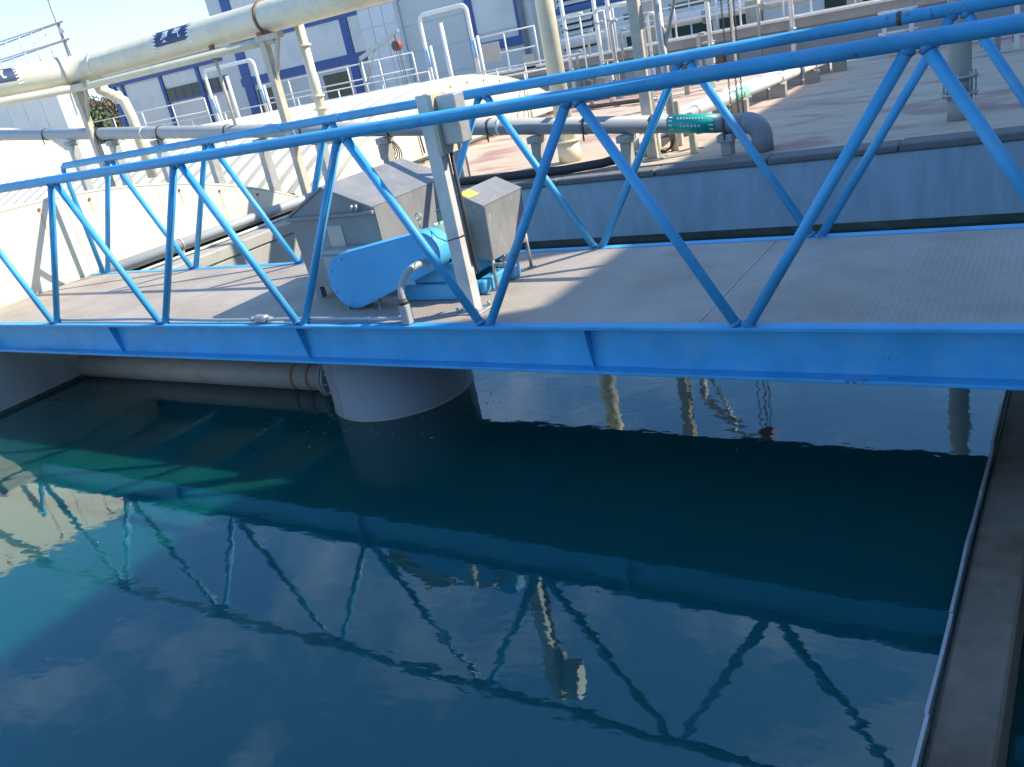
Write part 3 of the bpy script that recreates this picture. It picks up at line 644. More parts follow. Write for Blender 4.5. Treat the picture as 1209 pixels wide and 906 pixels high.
# twin white pipes running away over the slab
for k, (xx, lb) in enumerate(((5.80, 'left white pipe of the pair running away over the slab'), (6.08, 'right white pipe of the pair running away, with a mint label'))):
    t_ = thing('white_pipe', lb, 'pipe', group='pair of white pipes on low sleepers')
    zc_ = .16
    tube('pipe_run', [(xx, 6.15, zc_), (xx + .145 * 6.4, 12.55, zc_)], .075, M_WHITE, t_, 20)
    tube('elbow', arc((xx, 6.15, zc_ - .12), (0, 0, 1), (0, -1, 0), .12, 0, 90, 8) + [(xx, 6.03, -.108)], .08, M_WHITE, t_, 20)
    for i, yy in enumerate((7.1, 8.4, 9.7, 11.0, 12.2)):
        xo = xx + .145 * (yy - 6.15); tube('clamp', [(xo, yy, zc_), (xo + .005, yy + .035, zc_)], .083, M_GALV, t_, 18)
        box('sleeper', xo - .11, xo + .11, yy - .05, yy + .06, -.108, .078, M_CONC, t_)
    for yy in (10.4, 12.6): tube('flange', [(xx + .145 * (yy - 6.15), yy, zc_), (xx + .145 * (yy - 6.09), yy + .06, zc_)], .115, M_DRUM, t_, 18)
    if k: tube('mint_label', [(xx + .145 * 2.0, 8.15, zc_), (xx + .145 * 2.45, 8.6, zc_)], .078, mat('mint_label', (.25, .65, .5), .4), t_, 20)

# ================================================================== COLUMNS
c = thing('cream_column', 'tall round cream pipe column rising behind the footbridge', 'column')
cb = Vector((4.90, 6.05, -.108))
tube('shaft', [(cb.x, cb.y, -.108), (cb.x, cb.y, 4.2)], .112, M_YELLOW, c, 28)
tube('base_sleeve', [(cb.x, cb.y, -.107), (cb.x, cb.y, .14)], .145, M_YELLOW, c, 28)
tube('base_flange', [(cb.x, cb.y, .141), (cb.x, cb.y, .165)], .175, M_YELLOW, c, 28)
c = thing('flanged_pipe_column', 'flanged pale grey vent pipe standing on the slab at the right', 'column')
q = at(1133, 141, 'z', -.11)
tube('shaft', [(q.x, q.y, .3), (q.x, q.y, 4.2)], .105, mat('pale_vent_paint', (.55, .56, .52), .55, dirt=(.38, .37, .33)), c, 28)
tube('stub', [(q.x, q.y, -.109), (q.x, q.y, .13)], .112, M_CONC, c, 28)
for zz in (.131, .29): tube('flange', [(q.x, q.y, zz), (q.x, q.y, zz + .022)], .165, M_GALV, c, 28)
tube('neck', [(q.x, q.y, .154), (q.x, q.y, .289)], .09, M_GPIPE, c, 24)
for i in range(8):
    t = 2 * math.pi * i / 8
    tube('flange_bolt', [(q.x + .14 * math.cos(t), q.y + .14 * math.sin(t), .10), (q.x + .14 * math.cos(t), q.y + .14 * math.sin(t), .345)], .009, M_GALV, c, 6)
tube('sample_port', [(q.x - .02, q.y - .09, .72), (q.x - .02, q.y - .13, .72)], .045, M_GPIPE, c, 16)
tube('sample_port_cap', [(q.x - .02, q.y - .131, .72), (q.x - .02, q.y - .137, .72)], .025, M_DRUM, c, 16)
q = at(757, 197, 'z', -.11)
c = thing('square_column', 'square beige steel column standing just behind the grey pipe', 'column')
MB().box(q.x - .062, q.x + .062, q.y + .33, q.y + .455, -.108, 4.2, .006).obj('shaft', M_BEIGE, c)
box('base_plate', q.x - .12, q.x + .12, q.y + .27, q.y + .515, -.108, -.09, M_BEIGE, c)

# ================================================================== CREAM PIPE RACK
YP = thing('cream_duct', 'big cream overhead duct crossing the top left, with dark lettered bands', 'pipe')
rz, rr_ = 2.40, .205
path = [(-4.9, 1.6, rz), (-3.55, 5.15, rz), (-3.25, 5.42, rz), (1.0, 5.45, rz), (3.0, 5.46, rz), (5.6, 5.47, rz)]
tube('duct_run', path, rr_, M_YELLOW, YP, 32)
def ring(a, b, t, wdt, r, nm, m):
    a, b = Vector(a), Vector(b); d_ = (b - a).normalized(); p_ = a + (b - a) * t
    return tube(nm, [p_ - d_ * wdt / 2, p_ + d_ * wdt / 2], r, m, YP, 32)
ring(path[0], path[1], .98, .03, rr_ + .03, 'flange', M_GALV)
ring(path[2], path[3], .05, .05, rr_ + .012, 'flange', M_YELLOW)
ring(path[2], path[3], .975, .04, rr_ + .02, 'joint_ring', M_RUST)
ring(path[4], path[5], .5, .04, rr_ + .02, 'joint_ring', M_CHAIN)
def duct_label(a, b, t, L_, name='label_band'):
    a, b = Vector(a), Vector(b); d_ = (b - a).normalized(); c_ = a + (b - a) * t; side = d_.cross(Vector((0, 0, 1))).normalized()
    if side.y > 0: side = -side
    up = Vector((0, 0, 1)); r = rr_ + .003
    vs = []; fs = []; n = 8; A0, A1 = -5, 62
    for x_ in (-L_ / 2, L_ / 2):
        for i in range(n + 1):
            an = R(A0 + (A1 - A0) * i / n); vs.append(c_ + d_ * x_ + side * r * math.cos(an) + up * r * math.sin(an))
    for i in range(n): fs.append((i, i + 1, n + 2 + i, n + 1 + i))
    band = MB().add(vs, fs, True).obj(name, M_DSIGN, YP)
    mb = MB()
    for sg in (-1, 1):
        for k in range(7):
            an0 = R(-22 + k * 14); an1 = an0 + R(6); x0_ = sg * (L_ / 2 + .004); x1_ = x0_ + sg * .055
            mb.add([c_ + d_ * x_ + side * (r + .001) * math.cos(an) + up * (r + .001) * math.sin(an) for x_, an in ((x0_ - sg * .04, an0), (x1_, an0 + R(4)), (x1_, an1 + R(4)), (x0_ - sg * .04, an1))], [(0, 1, 2, 3)])
    mb.obj('lacing_marks', M_INK, band)['kind'] = 'stuff'
    cu = bpy.data.curves.new('txt', 'FONT'); cu.body = '臭 气'; cu.size = .19; cu.align_x = 'CENTER'; cu.align_y = 'CENTER'; cu.space_character = 1.15; cu.offset = .004
    to = bpy.data.objects.new('txt', cu); COL.objects.link(to); bpy.context.view_layer.update()
    me = bpy.data.meshes.new_from_object(to.evaluated_get(bpy.context.evaluated_depsgraph_get())); COL.objects.unlink(to); bpy.data.objects.remove(to)
    sx = d_ if d_.x > 0 else -d_
    for v in me.vertices:
        an = R(27) + v.co.y / r
        p_ = c_ + sx * v.co.x + side * (r + .003) * math.cos(an) + up * (r + .003) * math.sin(an); v.co = p_
    me.materials.clear(); link('lettering', me, M_INK, band)
tpos = (at(203, 50, 'y', 5.25).x - path[2][0]) / (path[3][0] - path[2][0])
duct_label(path[2], path[3], tpos, .78)
duct_label(path[0], path[1], .70, .78)

SP = thing('cream_branch_pipe', 'slim cream pipe slung below the big overhead duct', 'pipe')
off = .28
tube('pipe_run', [(-4.75, 1.6, rz - off), (-3.45, 5.05, rz - off), (-3.2, 5.25, rz - off), (1.15, 5.28, rz - off - .02)], .062, M_YELLOW, SP, 16)
tube('drain_pipe', [(-.15, 5.28, rz - off - .06), (-.15, 5.28, 1.0)], .024, M_BEIGE, SP, 10)
box('hanger', -.18, -.12, 5.25, 5.31, rz - off - .09, rz - .17, M_RUST, SP)
tube('drain_pipe', [(-4.35, 2.65, rz - off - .05), (-4.35, 2.65, 1.2)], .024, M_BEIGE, SP, 10)
# vertical branch beside the rack post
vb = thing('cream_riser', 'cream riser pipe with collars beside the beige rack post', 'pipe')
vx, vy = 1.30, 5.62
tube('pipe_run', [(vx, vy, rz - .1), (vx, vy, .60)], .068, M_YELLOW, vb, 18)
for zz in (1.93, 1.25, 1.08, .92): tube('collar', [(vx, vy, zz), (vx, vy, zz + .03)], .098, M_YELLOW, vb, 18)
vb = thing('cream_riser', 'cream riser pipe with a bend below the duct elbow at far left', 'pipe')
ex = at(95, 103, 'y', 5.6)
tube('pipe_run', [(-3.35, 5.45, rz - .15), (-3.35, 5.5, 2.02)] + [(-3.2, 5.55, 1.93), (-2.98, 5.6, 1.78), (-2.95, 5.62, 1.5), (-2.95, 5.62, .5)], .085, M_YELLOW, vb, 18)
for zz in (1.9,): tube('collar', [(-3.1, 5.57, 1.87), (-3.07, 5.58, 1.84)], .115, M_YELLOW, vb, 18)
def rack_post(x_, y_, lab_, hb):
    t_ = thing('rack_post', lab_, 'post', group='posts carrying the overhead duct')
    MB().box(x_ - .055, x_ + .055, y_ - .055, y_ + .055, -.108, hb - .1, .006).obj('post', M_BEIGE, t_)
    MB().box(x_ - .10, x_ + .34, y_ - .06, y_ + .06, hb - .0995, hb - .02, .006).obj('cross_arm', M_BEIGE, t_)
    MB().prism([(x_ + .056, y_ - .02, hb - .62), (x_ + .30, y_ - .02, hb - .10), (x_ + .24, y_ - .02, hb - .10), (x_ + .056, y_ - .02, hb - .50)], (0, .04, 0)).obj('knee_brace', M_BEIGE, t_)
    box('saddle', x_ - .05, x_ + .05, y_ - .055, y_ + .20, hb - .0195, hb + .03, M_RUST, t_)
rack_post(.93, 5.26, 'beige rack post under the overhead duct, right of the hoop frame', rz - .205)
rack_post(-3.55, 5.2, 'grey beige rack post under the duct elbow at far left', rz - .205)

# ================================================================== RAISED WALKWAY WITH WHITE RAILINGS
YW, ZF = 16.0, .71
wk = thing('raised_walkway', 'raised concrete walkway with a white edge behind the slab', 'walkway')
box('slab', -21, 26, YW + .02, YW + 2.2, ZF - .20, ZF - .012, M_CONC, wk)
box('edge_strip', -21, 26, YW - .05, YW + .10, ZF - .0115, ZF + .035, M_WHITE, wk)
box('skirt_wall', -21, 26, YW + .25, YW + .45, -.109, ZF - .2005, mat('skirt_grey', (.33, .34, .35), .8, var=.1, scale=2), wk)
def railing(label, x0, x1, y, zb, h_, step, rails, r=.022, grp='white railings on the raised walkway', mt=None):
    t_ = thing('white_railing', label, 'railing', group=grp); mt = mt or M_WHITE
    n = max(1, round((x1 - x0) / step))
    for i in range(n + 1):
        x_ = x0 + (x1 - x0) * i / n; tube('railing_post', [(x_, y, zb), (x_, y, zb + h_)], r, mt, t_, 8)
    for z_ in rails: tube('rail', [(x0, y, zb + z_), (x1, y, zb + z_)], r * .85, mt, t_, 8)
    return t_
HX = lambda px, py=60, yy=YW: at(px, py, 'y', yy).x
railing('far left stretch of white railing, left of the first hoop frame', -20.3, HX(243, 117) - .1, YW + .02, ZF + .036, .92, 1.55, (.91, .50))
railing('white railing between the two hoop frames', HX(305, 103) + .1, HX(490, 64) - .1, YW + .02, ZF + .036, .92, 1.1, (.91, .5, .12))
railing('white railing carrying a blank sign between hoop frame and cream column', HX(556, 49) + .1, HX(630, 33), YW + .02, ZF + .036, .92, 1.0, (.91, .45))
railing('white railing right of the cream column', HX(656, 27), HX(712, 11), YW + .02, ZF + .036, .92, .8, (.91, .45))
railing('long white railing along the right part of the raised walkway', HX(722, 8), 22, YW + .02, ZF + .036, 1.02, 1.5, (1.01, .68, .36))
railing('back railing along the far side of the raised walkway', HX(640, 20, 18.1), 22, 18.15, ZF, 1.0, 1.6, (.98, .5))
railing('second white railing low beside the vaulted cover', -14, -3.2, 14.4, -.108, 1.25, 1.5, (1.24, .8), r=.018)
# blank signs on railing
for (px0, py0, px1, py1, lb) in ((563, 48, 595, 76, 'pale blank sign board tied to the white railing'), (616, 62, 634, 86, 'small pale sign board beside the cream column')):
    a_ = at(px0, py1, 'y', YW - .04); b_ = at(px1, py0, 'y', YW - .04)
    cxs, czs = (a_.x + b_.x) / 2, (a_.z + b_.z) / 2; hw = (px1 - px0) / 2 * .0190; hh = (py1 - py0) / 2 * .0165
    t_ = thing('sign_board', lb, 'sign')
    box('board', cxs - hw, cxs + hw, YW - .05, YW - .03, czs - hh, czs + hh, M_TAN, t_)
    for sx in (-.8, .8): box('tie', cxs + sx * hw - .015, cxs + sx * hw + .015, YW - .056, YW - .0505, czs + hh * .8, czs + hh * .95, M_GALV, t_)
# hoop frames
def hoop(pxl, pxr, pyt, yy, lb):
    L_, R_ = at(pxl, pyt + 30, 'y', yy), at(pxr, pyt + 12, 'y', yy); zt_ = at((pxl + pxr) / 2, pyt, 'y', yy).z
    t_ = thing('hoop_frame', lb, 'frame', group='white hoop frames on the walkway edge'); r = .16
    pts = [(L_.x, yy, .0), (L_.x, yy, zt_ - r)] + arc((L_.x + r, yy, zt_ - r), (-1, 0, 0), (0, 0, 1), r, 0, 90, 6) + arc((R_.x - r, yy, zt_ - r), (0, 0, 1), (1, 0, 0), r, 0, 90, 6) + [(R_.x, yy, 0)]
    tube('hoop', pts, .052, M_WHITE, t_, 14)
    for x_ in (L_.x, R_.x):
        tube('tape_wrap', [(x_, yy, zt_ - 1.25), (x_, yy, zt_ - .8)], .0545, M_TAPE, t_, 14)
        tube('sleeve_post', [(x_ + .16, yy, .0), (x_ + .16, yy, zt_ - .75)], .038, M_WHITE, t_, 10)
    tube('centre_post', [(L_.x + (R_.x - L_.x) * .42, yy, 0), (L_.x + (R_.x - L_.x) * .42, yy, zt_ - .28)], .055, M_WHITE, t_, 12)
hoop(247, 303, 76, 15.2, 'white hoop frame behind the beige drain pipe, left one')
hoop(499, 553, 11, 15.2, 'white hoop frame behind the steel post, right one')

# davit cranes with chain hoists
def davit(base, h_, tip, lb, chain_len, hoist_r=.09):
    t_ = thing('davit_crane', lb, 'crane', group='small davit cranes with chain hoists')
    b_ = Vector(base); top = b_ + Vector((0, 0, h_)); tip = Vector(tip)
    tube('mast', [b_, top], .045, M_GALV, t_, 12)
    d_ = (tip - top).normalized(); s_ = d_.cross(Vector((0, 0, 1))).normalized() * .03; u_ = Vector((0, 0, .055))
    MB().prism([top - s_ - u_, top - s_ + u_, tip - s_ + u_ * .7, tip - s_ - u_ * .7], s_ * 2).obj('arm', M_GALV, t_)
    k = top + (tip - top) * .45
    tube('arm_stay', [b_ + Vector((0, 0, h_ * .62)), k], .022, M_GALV, t_, 8)
    hp = top + (tip - top) * .90
    tube('hook_link', [hp, hp + Vector((0, 0, -.22))], .014, M_CHAIN, t_, 8)
    hc = hp + Vector((0, 0, -.30))
    tube('hoist_body', [hc + Vector((0, -.07, 0)), hc + Vector((0, .07, 0))], hoist_r, M_ORANGE, t_, 20)
    tube('hoist_cover', [hc + Vector((0, -.085, 0)), hc + Vector((0, -.0705, 0))], hoist_r * .7, M_CHAIN, t_, 16)
    for j, dx in enumerate((-.06, .02, .075)):
        mb = MB(); z_ = hc.z - hoist_r * .8; n = 0
        while z_ > hc.z - chain_len:
            x_ = hc.x + dx; w_ = .008
            pts = [(x_ - (w_ if n % 2 == 0 else 0), hc.y - (0 if n % 2 == 0 else w_), z_), (x_ + (w_ if n % 2 == 0 else 0), hc.y + (0 if n % 2 == 0 else w_), z_), (x_ + (w_ if n % 2 == 0 else 0), hc.y + (0 if n % 2 == 0 else w_), z_ - .030), (x_ - (w_ if n % 2 == 0 else 0), hc.y - (0 if n % 2 == 0 else w_), z_ - .030)]
            mb.tube(pts, .0038, 4, closed=True); z_ -= .024; n += 1
        mb.obj('chain', M_CHAIN, t_)
b1 = at(425, 70, 'y', 15.4); t1 = at(470, 36, 'y', 15.0)
davit((b1.x, 15.4, .0), b1.z, (t1.x, 15.0, t1.z), 'davit crane with a red chain hoist above the left railing', 1.35, .13)
b2 = at(797, 178, 'z', -.11)
davit((b2.x, b2.y, -.108), 1.75, (b2.x + .85, b2.y + .05, 2.52), 'davit crane with hanging chains behind the teal pipe label', 2.25)
for (px, py, s_) in ((820, 181, .9), (804, 172, 1.1)):
    q = at(px, py, 'z', -.11)
    t_ = tag(MB().box(q.x - .035, q.x + .035, q.y - .035, q.y + .035, -.108, .38 * s_, .006).obj('bollard_post', M_BEIGE), 'short beige post behind the teal label, ' + ('right one' if s_ < 1 else 'left one'), 'post', 'short posts on the slab')

# ================================================================== FAR BUILDINGS
FY = 34.0
def fx_(px, py): return at(px, py, 'y', FY)
def rect(pa, pb):                                       # two opposite picture corners on the facade -> x0, x1, z0, z1
    a, b_ = fx_(*pa), fx_(*pb); return min(a.x, b_.x), max(a.x, b_.x), min(a.z, b_.z), max(a.z, b_.z)
# low building at the left
A = thing('low_building', 'low pale building with blue frame and a strip window beyond the railing', 'building')
zr = fx_(200, 80).z; xl, xr = fx_(133, 110).x, fx_(268, 62).x; zroof = zr
box('wall', xl, xr, FY + .08, FY + 9, -3.2, zr - .02, M_BPANEL, A)
box('roof', xl - .3, xr, FY - .35, FY + 9.2, zr + .25, zr + .55, M_ROOF, A)
box('eave_beam', xl - .1, xr, FY - .10, FY + .0795, zr - .33, zr + .2495, M_BTRIM, A)
for i, px in enumerate((137, 146, 191, 234)):
    x_ = fx_(px, 112 - .24 * (px - 137)).x
    box('blue_post', x_ - (.14 if i else .3), x_ + .14, FY - .06, FY + .079, -3.2, zr - .3305, M_BTRIM, A)
xs = [fx_(p_, 112 - .24 * (p_ - 137)).x for p_ in (146, 191, 234)] + [xr]
zw0, zw1 = fx_(215, 116).z, fx_(215, 101).z
for i in (1, 2):
    wn_ = box('window', xs[i] + .16, xs[i + 1] - .16, FY + .0, FY + .078, zw0, zw1, M_GLASS, A)
    box('window_sill', xs[i] + .16, xs[i + 1] - .16, FY - .05, FY + .0785, zw0 - .12, zw0 - .002, M_BTRIM, wn_)
    for k in range(1, 4):
        xx = xs[i] + .16 + (xs[i + 1] - xs[i] - .32) * k / 4; box('mullion', xx - .03, xx + .03, FY - .02, FY - .001, zw0, zw1, M_BTRIM, wn_)
    for k in range(4):
        xx = xs[i] + .16 + (xs[i + 1] - xs[i] - .32) * k / 4
        box('wall_panel', xx + .01, xx + (xs[i + 1] - xs[i] - .32) / 4 - .01, FY + .04, FY + .0775, zw1 + .1, zr - .34, M_BPANEL, A)
# tall building
B = thing('tall_building', 'tall pale factory building with dark blue frames filling the upper background', 'building')
xl, xr = fx_(268, 40).x, fx_(446, 30).x
box('wall', xl, fx_(640, 20).x, FY - .9, FY + 14, -3.2, 12, M_BPANEL2, B)
F0 = FY - .9
fx2 = lambda px, py: at(px, py, 'y', F0)
box('corner_post', fx2(262, 8).x, fx2(273, 8).x, F0 - .12, F0 - .001, -3.2, 12.1, M_BTRIM, B)
z1 = fx2(345, 37).z; z0 = fx2(375, 84).z
rows = [(z0, z0 + .45), (z1, z1 + .55), (z1 + 3.6, z1 + 4.1)]
cols = [fx2(290, 80).x, fx2(412, 50).x, fx2(446, 20).x]
for (a, b_) in rows: box('blue_band', fx2(275, 60).x, cols[2], F0 - .10, F0 - .001, a, b_, M_BTRIM, B)
for x_ in cols[:2]:
    for (za, zb_) in ((-3.2, rows[0][0] - .002), (rows[0][1] + .002, rows[1][0] - .002), (rows[1][1] + .002, rows[2][0] - .002)):
        box('blue_post', x_ - .26, x_ + .26, F0 - .09, F0 - .001, za, zb_, M_BTRIM, B)
for (za, zb_) in ((rows[0][1], rows[1][0]), (rows[1][1], rows[2][0])):
    for (xa, xb_) in ((fx2(275, 60).x, cols[0]), (cols[0], cols[1]), (cols[1], cols[2])):
        n = max(1, round((xb_ - xa) / 2.4))
        for k in range(n):
            w_ = (xb_ - xa - .56) / n; xx = xa + .28 + k * w_
            box('wall_panel', xx + .015, xx + w_ - .015, F0 - .05, F0 - .001, za + .02, zb_ - .02, M_BPANEL, B)
gw = box('window', cols[0] + .4, cols[0] + 2.0, F0 - .03, F0 - .001, rows[0][0] - 2.0, rows[0][0] - .3, M_GLASS, B)
gw = box('window', cols[1] - 2.4, cols[1] - .5, F0 - .03, F0 - .001, rows[0][0] - 2.0, rows[0][0] - .3, M_GLASS, B)
# pale tiled stair tower in front of it
T = thing('stair_tower', 'pale tiled tower block in the middle of the background', 'building')
tx0, tx1, TY = fx2(446, 20).x + .05, fx2(492, 25).x, F0 - 1.6
box('wall', tx0, tx1, TY + .05, F0 - .01, -3.2, 12, M_TILE, T)
zz = -3.0
while zz < 11.5:
    n = 3
    for k in range(n):
        w_ = (tx1 - tx0) / n; box('tile_panel', tx0 + k * w_ + .02, tx0 + (k + 1) * w_ - .02, TY, TY + .0495, zz, zz + .86, M_TILE, T)
    zz += .9
# grey block right of it with a blue framed window
G = thing('grey_block', 'grey blue clad building block with a large pale framed window', 'building')
gx0, gx1 = fx2(492, 25).x + .03, fx2(642, 5).x
box('wall', gx0, gx1, F0 - 1.2, F0 - .02, -3.2, 12, M_BPANEL2, G)
G0 = F0 - 1.2; g_ = lambda px, py: at(px, py, 'y', G0)
wx0, wx1, wz0 = g_(562, 30).x, g_(610, 20).x, g_(586, 36).z
wn_ = box('window', wx0, wx1, G0 - .03, G0 - .001, wz0, wz0 + 3.0, M_BPANEL, G)
for (a, b_) in ((wx0 - .35, wx0 - .002), (wx1 + .002, wx1 + .22)): box('frame', a, b_, G0 - .10, G0 - .001, wz0 - .4, wz0 + 3.2, M_BTRIM, wn_)
box('frame', wx0 - .35, wx1 + .22, G0 - .11, G0 - .002, wz0 - .8, wz0 - .402, M_BTRIM, wn_)
tube('downpipe', [(g_(617, 15).x, G0 - .16, -3), (g_(617, 15).x, G0 - .16, 12)], .12, M_DRUM, G, 12)
for k in range(12):
    box('clad_panel', gx0 + .02, wx0 - .5, G0 - .04, G0 - .001, -3 + k * 1.2, -3 + k * 1.2 + 1.17, M_BPANEL2, G)
# plant hall further right: louvres, dark windows, panels
Hh = thing('plant_hall', 'grey plant hall with louvres and dark windows behind the right walkway', 'building')
hx0 = fx2(642, 20).x + .05
box('wall', hx0, 40, F0 - .5, F0 + 12, -3.2, 12, M_BPANEL2, Hh)
H0 = F0 - .5; hq = lambda px, py: at(px, py, 'y', H0)
lx0, lx1 = hq(662, 25).x, hq(700, 20).x; zb0 = hq(680, 58).z
lv = box('louvre_back', lx0, lx1, H0 - .05, H0 - .001, zb0, zb0 + 4.4, M_DARK, Hh)
for k in range(17):
    z_ = zb0 + .1 + k * .25; MB().prism([(lx0, H0 - .20, z_), (lx0, H0 - .052, z_ + .13), (lx0, H0 - .052, z_ + .16), (lx0, H0 - .20, z_ + .03)], (lx1 - lx0, 0, 0)).obj('louvre_slat', M_BPANEL, Hh)
for r_ in range(3):
    for c_ in range(9):
        x_ = hq(738, 30).x + c_ * 2.05; z_ = hq(750, 55).z + r_ * 2.3
        if c_ in (3, 6): continue
        wv = box('window', x_, x_ + 1.75, H0 - .04, H0 - .001, z_, z_ + 1.35, M_GLASS, Hh)
        box('frame', x_ - .05, x_ + 1.80, H0 - .07, H0 - .0015, z_ - .12, z_ - .002, M_WHITE, wv)
        box('frame', x_ + .84, x_ + .91, H0 - .06, H0 - .0405, z_, z_ + 1.35, M_WHITE, wv)
box('white_band', hq(738, 30).x - .5, 30, H0 - .15, H0 - .001, hq(750, 30).z, hq(750, 30).z + .28, M_WHITE, Hh)
for i, px in enumerate((768, 890, 1010)):
    t_ = thing('far_square_column', ['beige square column in front of the dark hall windows', 'beige square column beside the hanging chain', 'beige square column high above the right railing'][i], 'column', group='beige square columns of the pipe gallery')
    x_ = at(px, 20, 'y', 19.5).x
    MB().box(x_ - .16, x_ + .16, 19.35, 19.65, -3.2, 3.7, .01).obj('shaft', M_BEIGE, t_)
    box('cap_plate', x_ - .22, x_ + .22, 19.29, 19.71, 3.701, 3.76, M_BEIGE, t_)
t_ = thing('gallery_pipe', 'white pipe running behind the raised walkway', 'pipe')
zg = at(770, 32, 'y', 19.9).z
tube('pipe_run', [(at(650, 70, 'y', 19.9).x, 19.9, zg), (20, 19.9, zg)], .13, M_WHITE, t_, 14)
for k in range(5): tube('flange', [(2 + k * 4, 19.9, zg), (2.08 + k * 4, 19.9, zg)], .19, M_GPIPE, t_, 14)
tube('pipe_run', [(at(650, 70, 'y', 19.9).x, 20.2, zg + .9), (20, 20.2, zg + .9)], .09, M_BTRIM, t_, 12)

# ================================================================== PLANT CLUTTER ON THE SLAB BEHIND THE GREY PIPE
random.seed(21)
def valve(x_, y_, s_, lb, m1, m2):
    t_ = thing('valve_assembly', lb, 'valve', group='pipe valves standing on the slab'); z0_ = -.108
    tube('stub_pipe', [(x_, y_, z0_), (x_, y_, .28 * s_)], .05 * s_, m1, t_, 14)
    for z_ in (.05, .2): tube('flange', [(x_, y_, z_ * s_), (x_, y_, z_ * s_ + .02)], .085 * s_, M_GALV, t_, 16)
    MB().box(x_ - .07 * s_, x_ + .07 * s_, y_ - .05 * s_, y_ + .05 * s_, .2801 * s_, .42 * s_, .01).obj('valve_body', m2, t_)
    tube('stem', [(x_, y_, .4201 * s_), (x_, y_, .62 * s_)], .014, M_GALV, t_, 8)
    tube('handwheel', arc((x_, y_, .62 * s_), (1, 0, 0), (0, 1, 0), .10 * s_, 0, 360, 18)[:-1], .011, m2, t_, 6, closed=True)
    tube('wheel_spoke', [(x_ - .10 * s_, y_, .62 * s_), (x_ + .10 * s_, y_, .62 * s_)], .008, m2, t_, 6)
VL = [(700, 128, 'valve nearest the left of the clutter row behind the grey pipe'), (724, 122, 'second valve from the left behind the grey pipe'), (770, 130, 'valve between the square column and the davit mast'), (812, 112, 'valve right of the davit mast on the slab'), (842, 104, 'rightmost valve beside the white twin pipes')]
for i, (px, py, lb) in enumerate(VL):
    q = at(px, py, 'z', -.11); valve(q.x, q.y, 1.0 + .15 * (i % 3), lb, (M_GPIPE, M_WHITE, M_DRUM)[i % 3], (M_CHAIN, M_GPIPE, M_BTRIM)[i % 3])
PS = [(688, 112), (703, 104), (716, 108), (733, 116), (741, 103), (775, 108), (786, 112), (829, 96), (870, 92), (900, 78)]
for i, (px, py) in enumerate(PS):
    q = at(px, py, 'z', -.11)
    lb = ['thin upright pipe, first from the left in the clutter row', 'thin upright pipe, second from the left in the clutter row', 'thin upright pipe, third from the left in the clutter row', 'thin upright pipe just left of the square column', 'thin upright pipe just right of the square column', 'thin upright pipe left of the davit mast', 'thin upright pipe close to the davit mast', 'thin upright pipe right of the davit chains', 'thin upright pipe behind the twin white pipes', 'thin upright pipe at the far end of the twin white pipes'][i]
    t_ = thing('standpipe', lb, 'pipe', group='thin upright pipes on the slab'); hh = random.uniform(.7, 1.5)
    tube('pipe_run', [(q.x, q.y, -.108), (q.x, q.y, hh), (q.x + .05, q.y, hh + .06), (q.x + .16, q.y, hh + .06)], .032, random.choice((M_WHITE, M_GPIPE, M_BEIGE, M_GALV)), t_, 10)
    box('foot_plate', q.x - .08, q.x + .08, q.y - .08, q.y + .08, -.1085, -.095, M_GALV, t_)
for i, (px, py, px2, py2) in enumerate(((690, 118, 850, 92), (685, 128, 775, 116), (700, 98, 905, 66), (745, 150, 775, 144))):
    a_, b_ = at(px, py, 'z', -.05), at(px2, py2, 'z', -.05)
    t_ = thing('slab_pipe', ['grey pipe low on the slab, longest of the clutter pipes', 'dark pipe low on the slab behind the square column', 'white pipe low on the slab, farthest of the clutter pipes', 'short grey pipe on the slab under the cable coil'][i], 'pipe', group='low pipes crossing the slab')
    tube('pipe_run', [a_, b_], (.055, .04, .05, .04)[i], (M_GPIPE, M_CHAIN, M_WHITE, M_GPIPE)[i], t_, 12)
    for k in (.15, .5, .85):
        p_ = a_ + (b_ - a_) * k; box('pipe_block', p_.x - .05, p_.x + .05, p_.y - .05, p_.y + .05, -.1085, -.075, M_CONC, t_)
for i, (px, py, w_, h_, m_) in enumerate(((712, 118, .22, .35, M_HOOD), (748, 108, .3, .3, M_DRUM), (690, 96, .35, .45, M_GPIPE), (850, 84, .25, .35, M_RUST), (765, 96, .18, .5, M_ORANGE))):
    q = at(px, py, 'z', -.11)
    t_ = thing('control_box', ['dark grey control box on the slab left of the square column', 'slate grey control box right behind the square column', 'light grey control box at the far left of the clutter', 'rusty brown box beyond the davit chains', 'narrow red-brown box behind the davit mast'][i], 'box', group='boxes on the slab')
    MB().box(q.x - w_ / 2, q.x + w_ / 2, q.y, q.y + w_ * .7, -.06, h_, .01).obj('case', m_, t_)
    box('plinth', q.x - w_ / 2 - .03, q.x + w_ / 2 + .03, q.y - .03, q.y + w_ * .7 + .03, -.1085, -.0605, M_CONC, t_)
    box('door', q.x - w_ / 2 + .02, q.x + w_ / 2 - .02, q.y - .008, q.y - .0005, -.03, h_ - .03, m_, t_)
railing('low white railing on the slab behind the valves', at(676, 100, 'z', -.11).x, at(800, 78, 'z', -.11).x, 14.6, -.108, 1.0, .9, (.98, .55), r=.02, grp='white railings on the slab')
railing('white guard railing close behind the cream column', at(655, 120, 'z', -.11).x, at(735, 112, 'z', -.11).x, 11.4, -.108, .95, .7, (.93, .5), r=.02, grp='white railings on the slab')
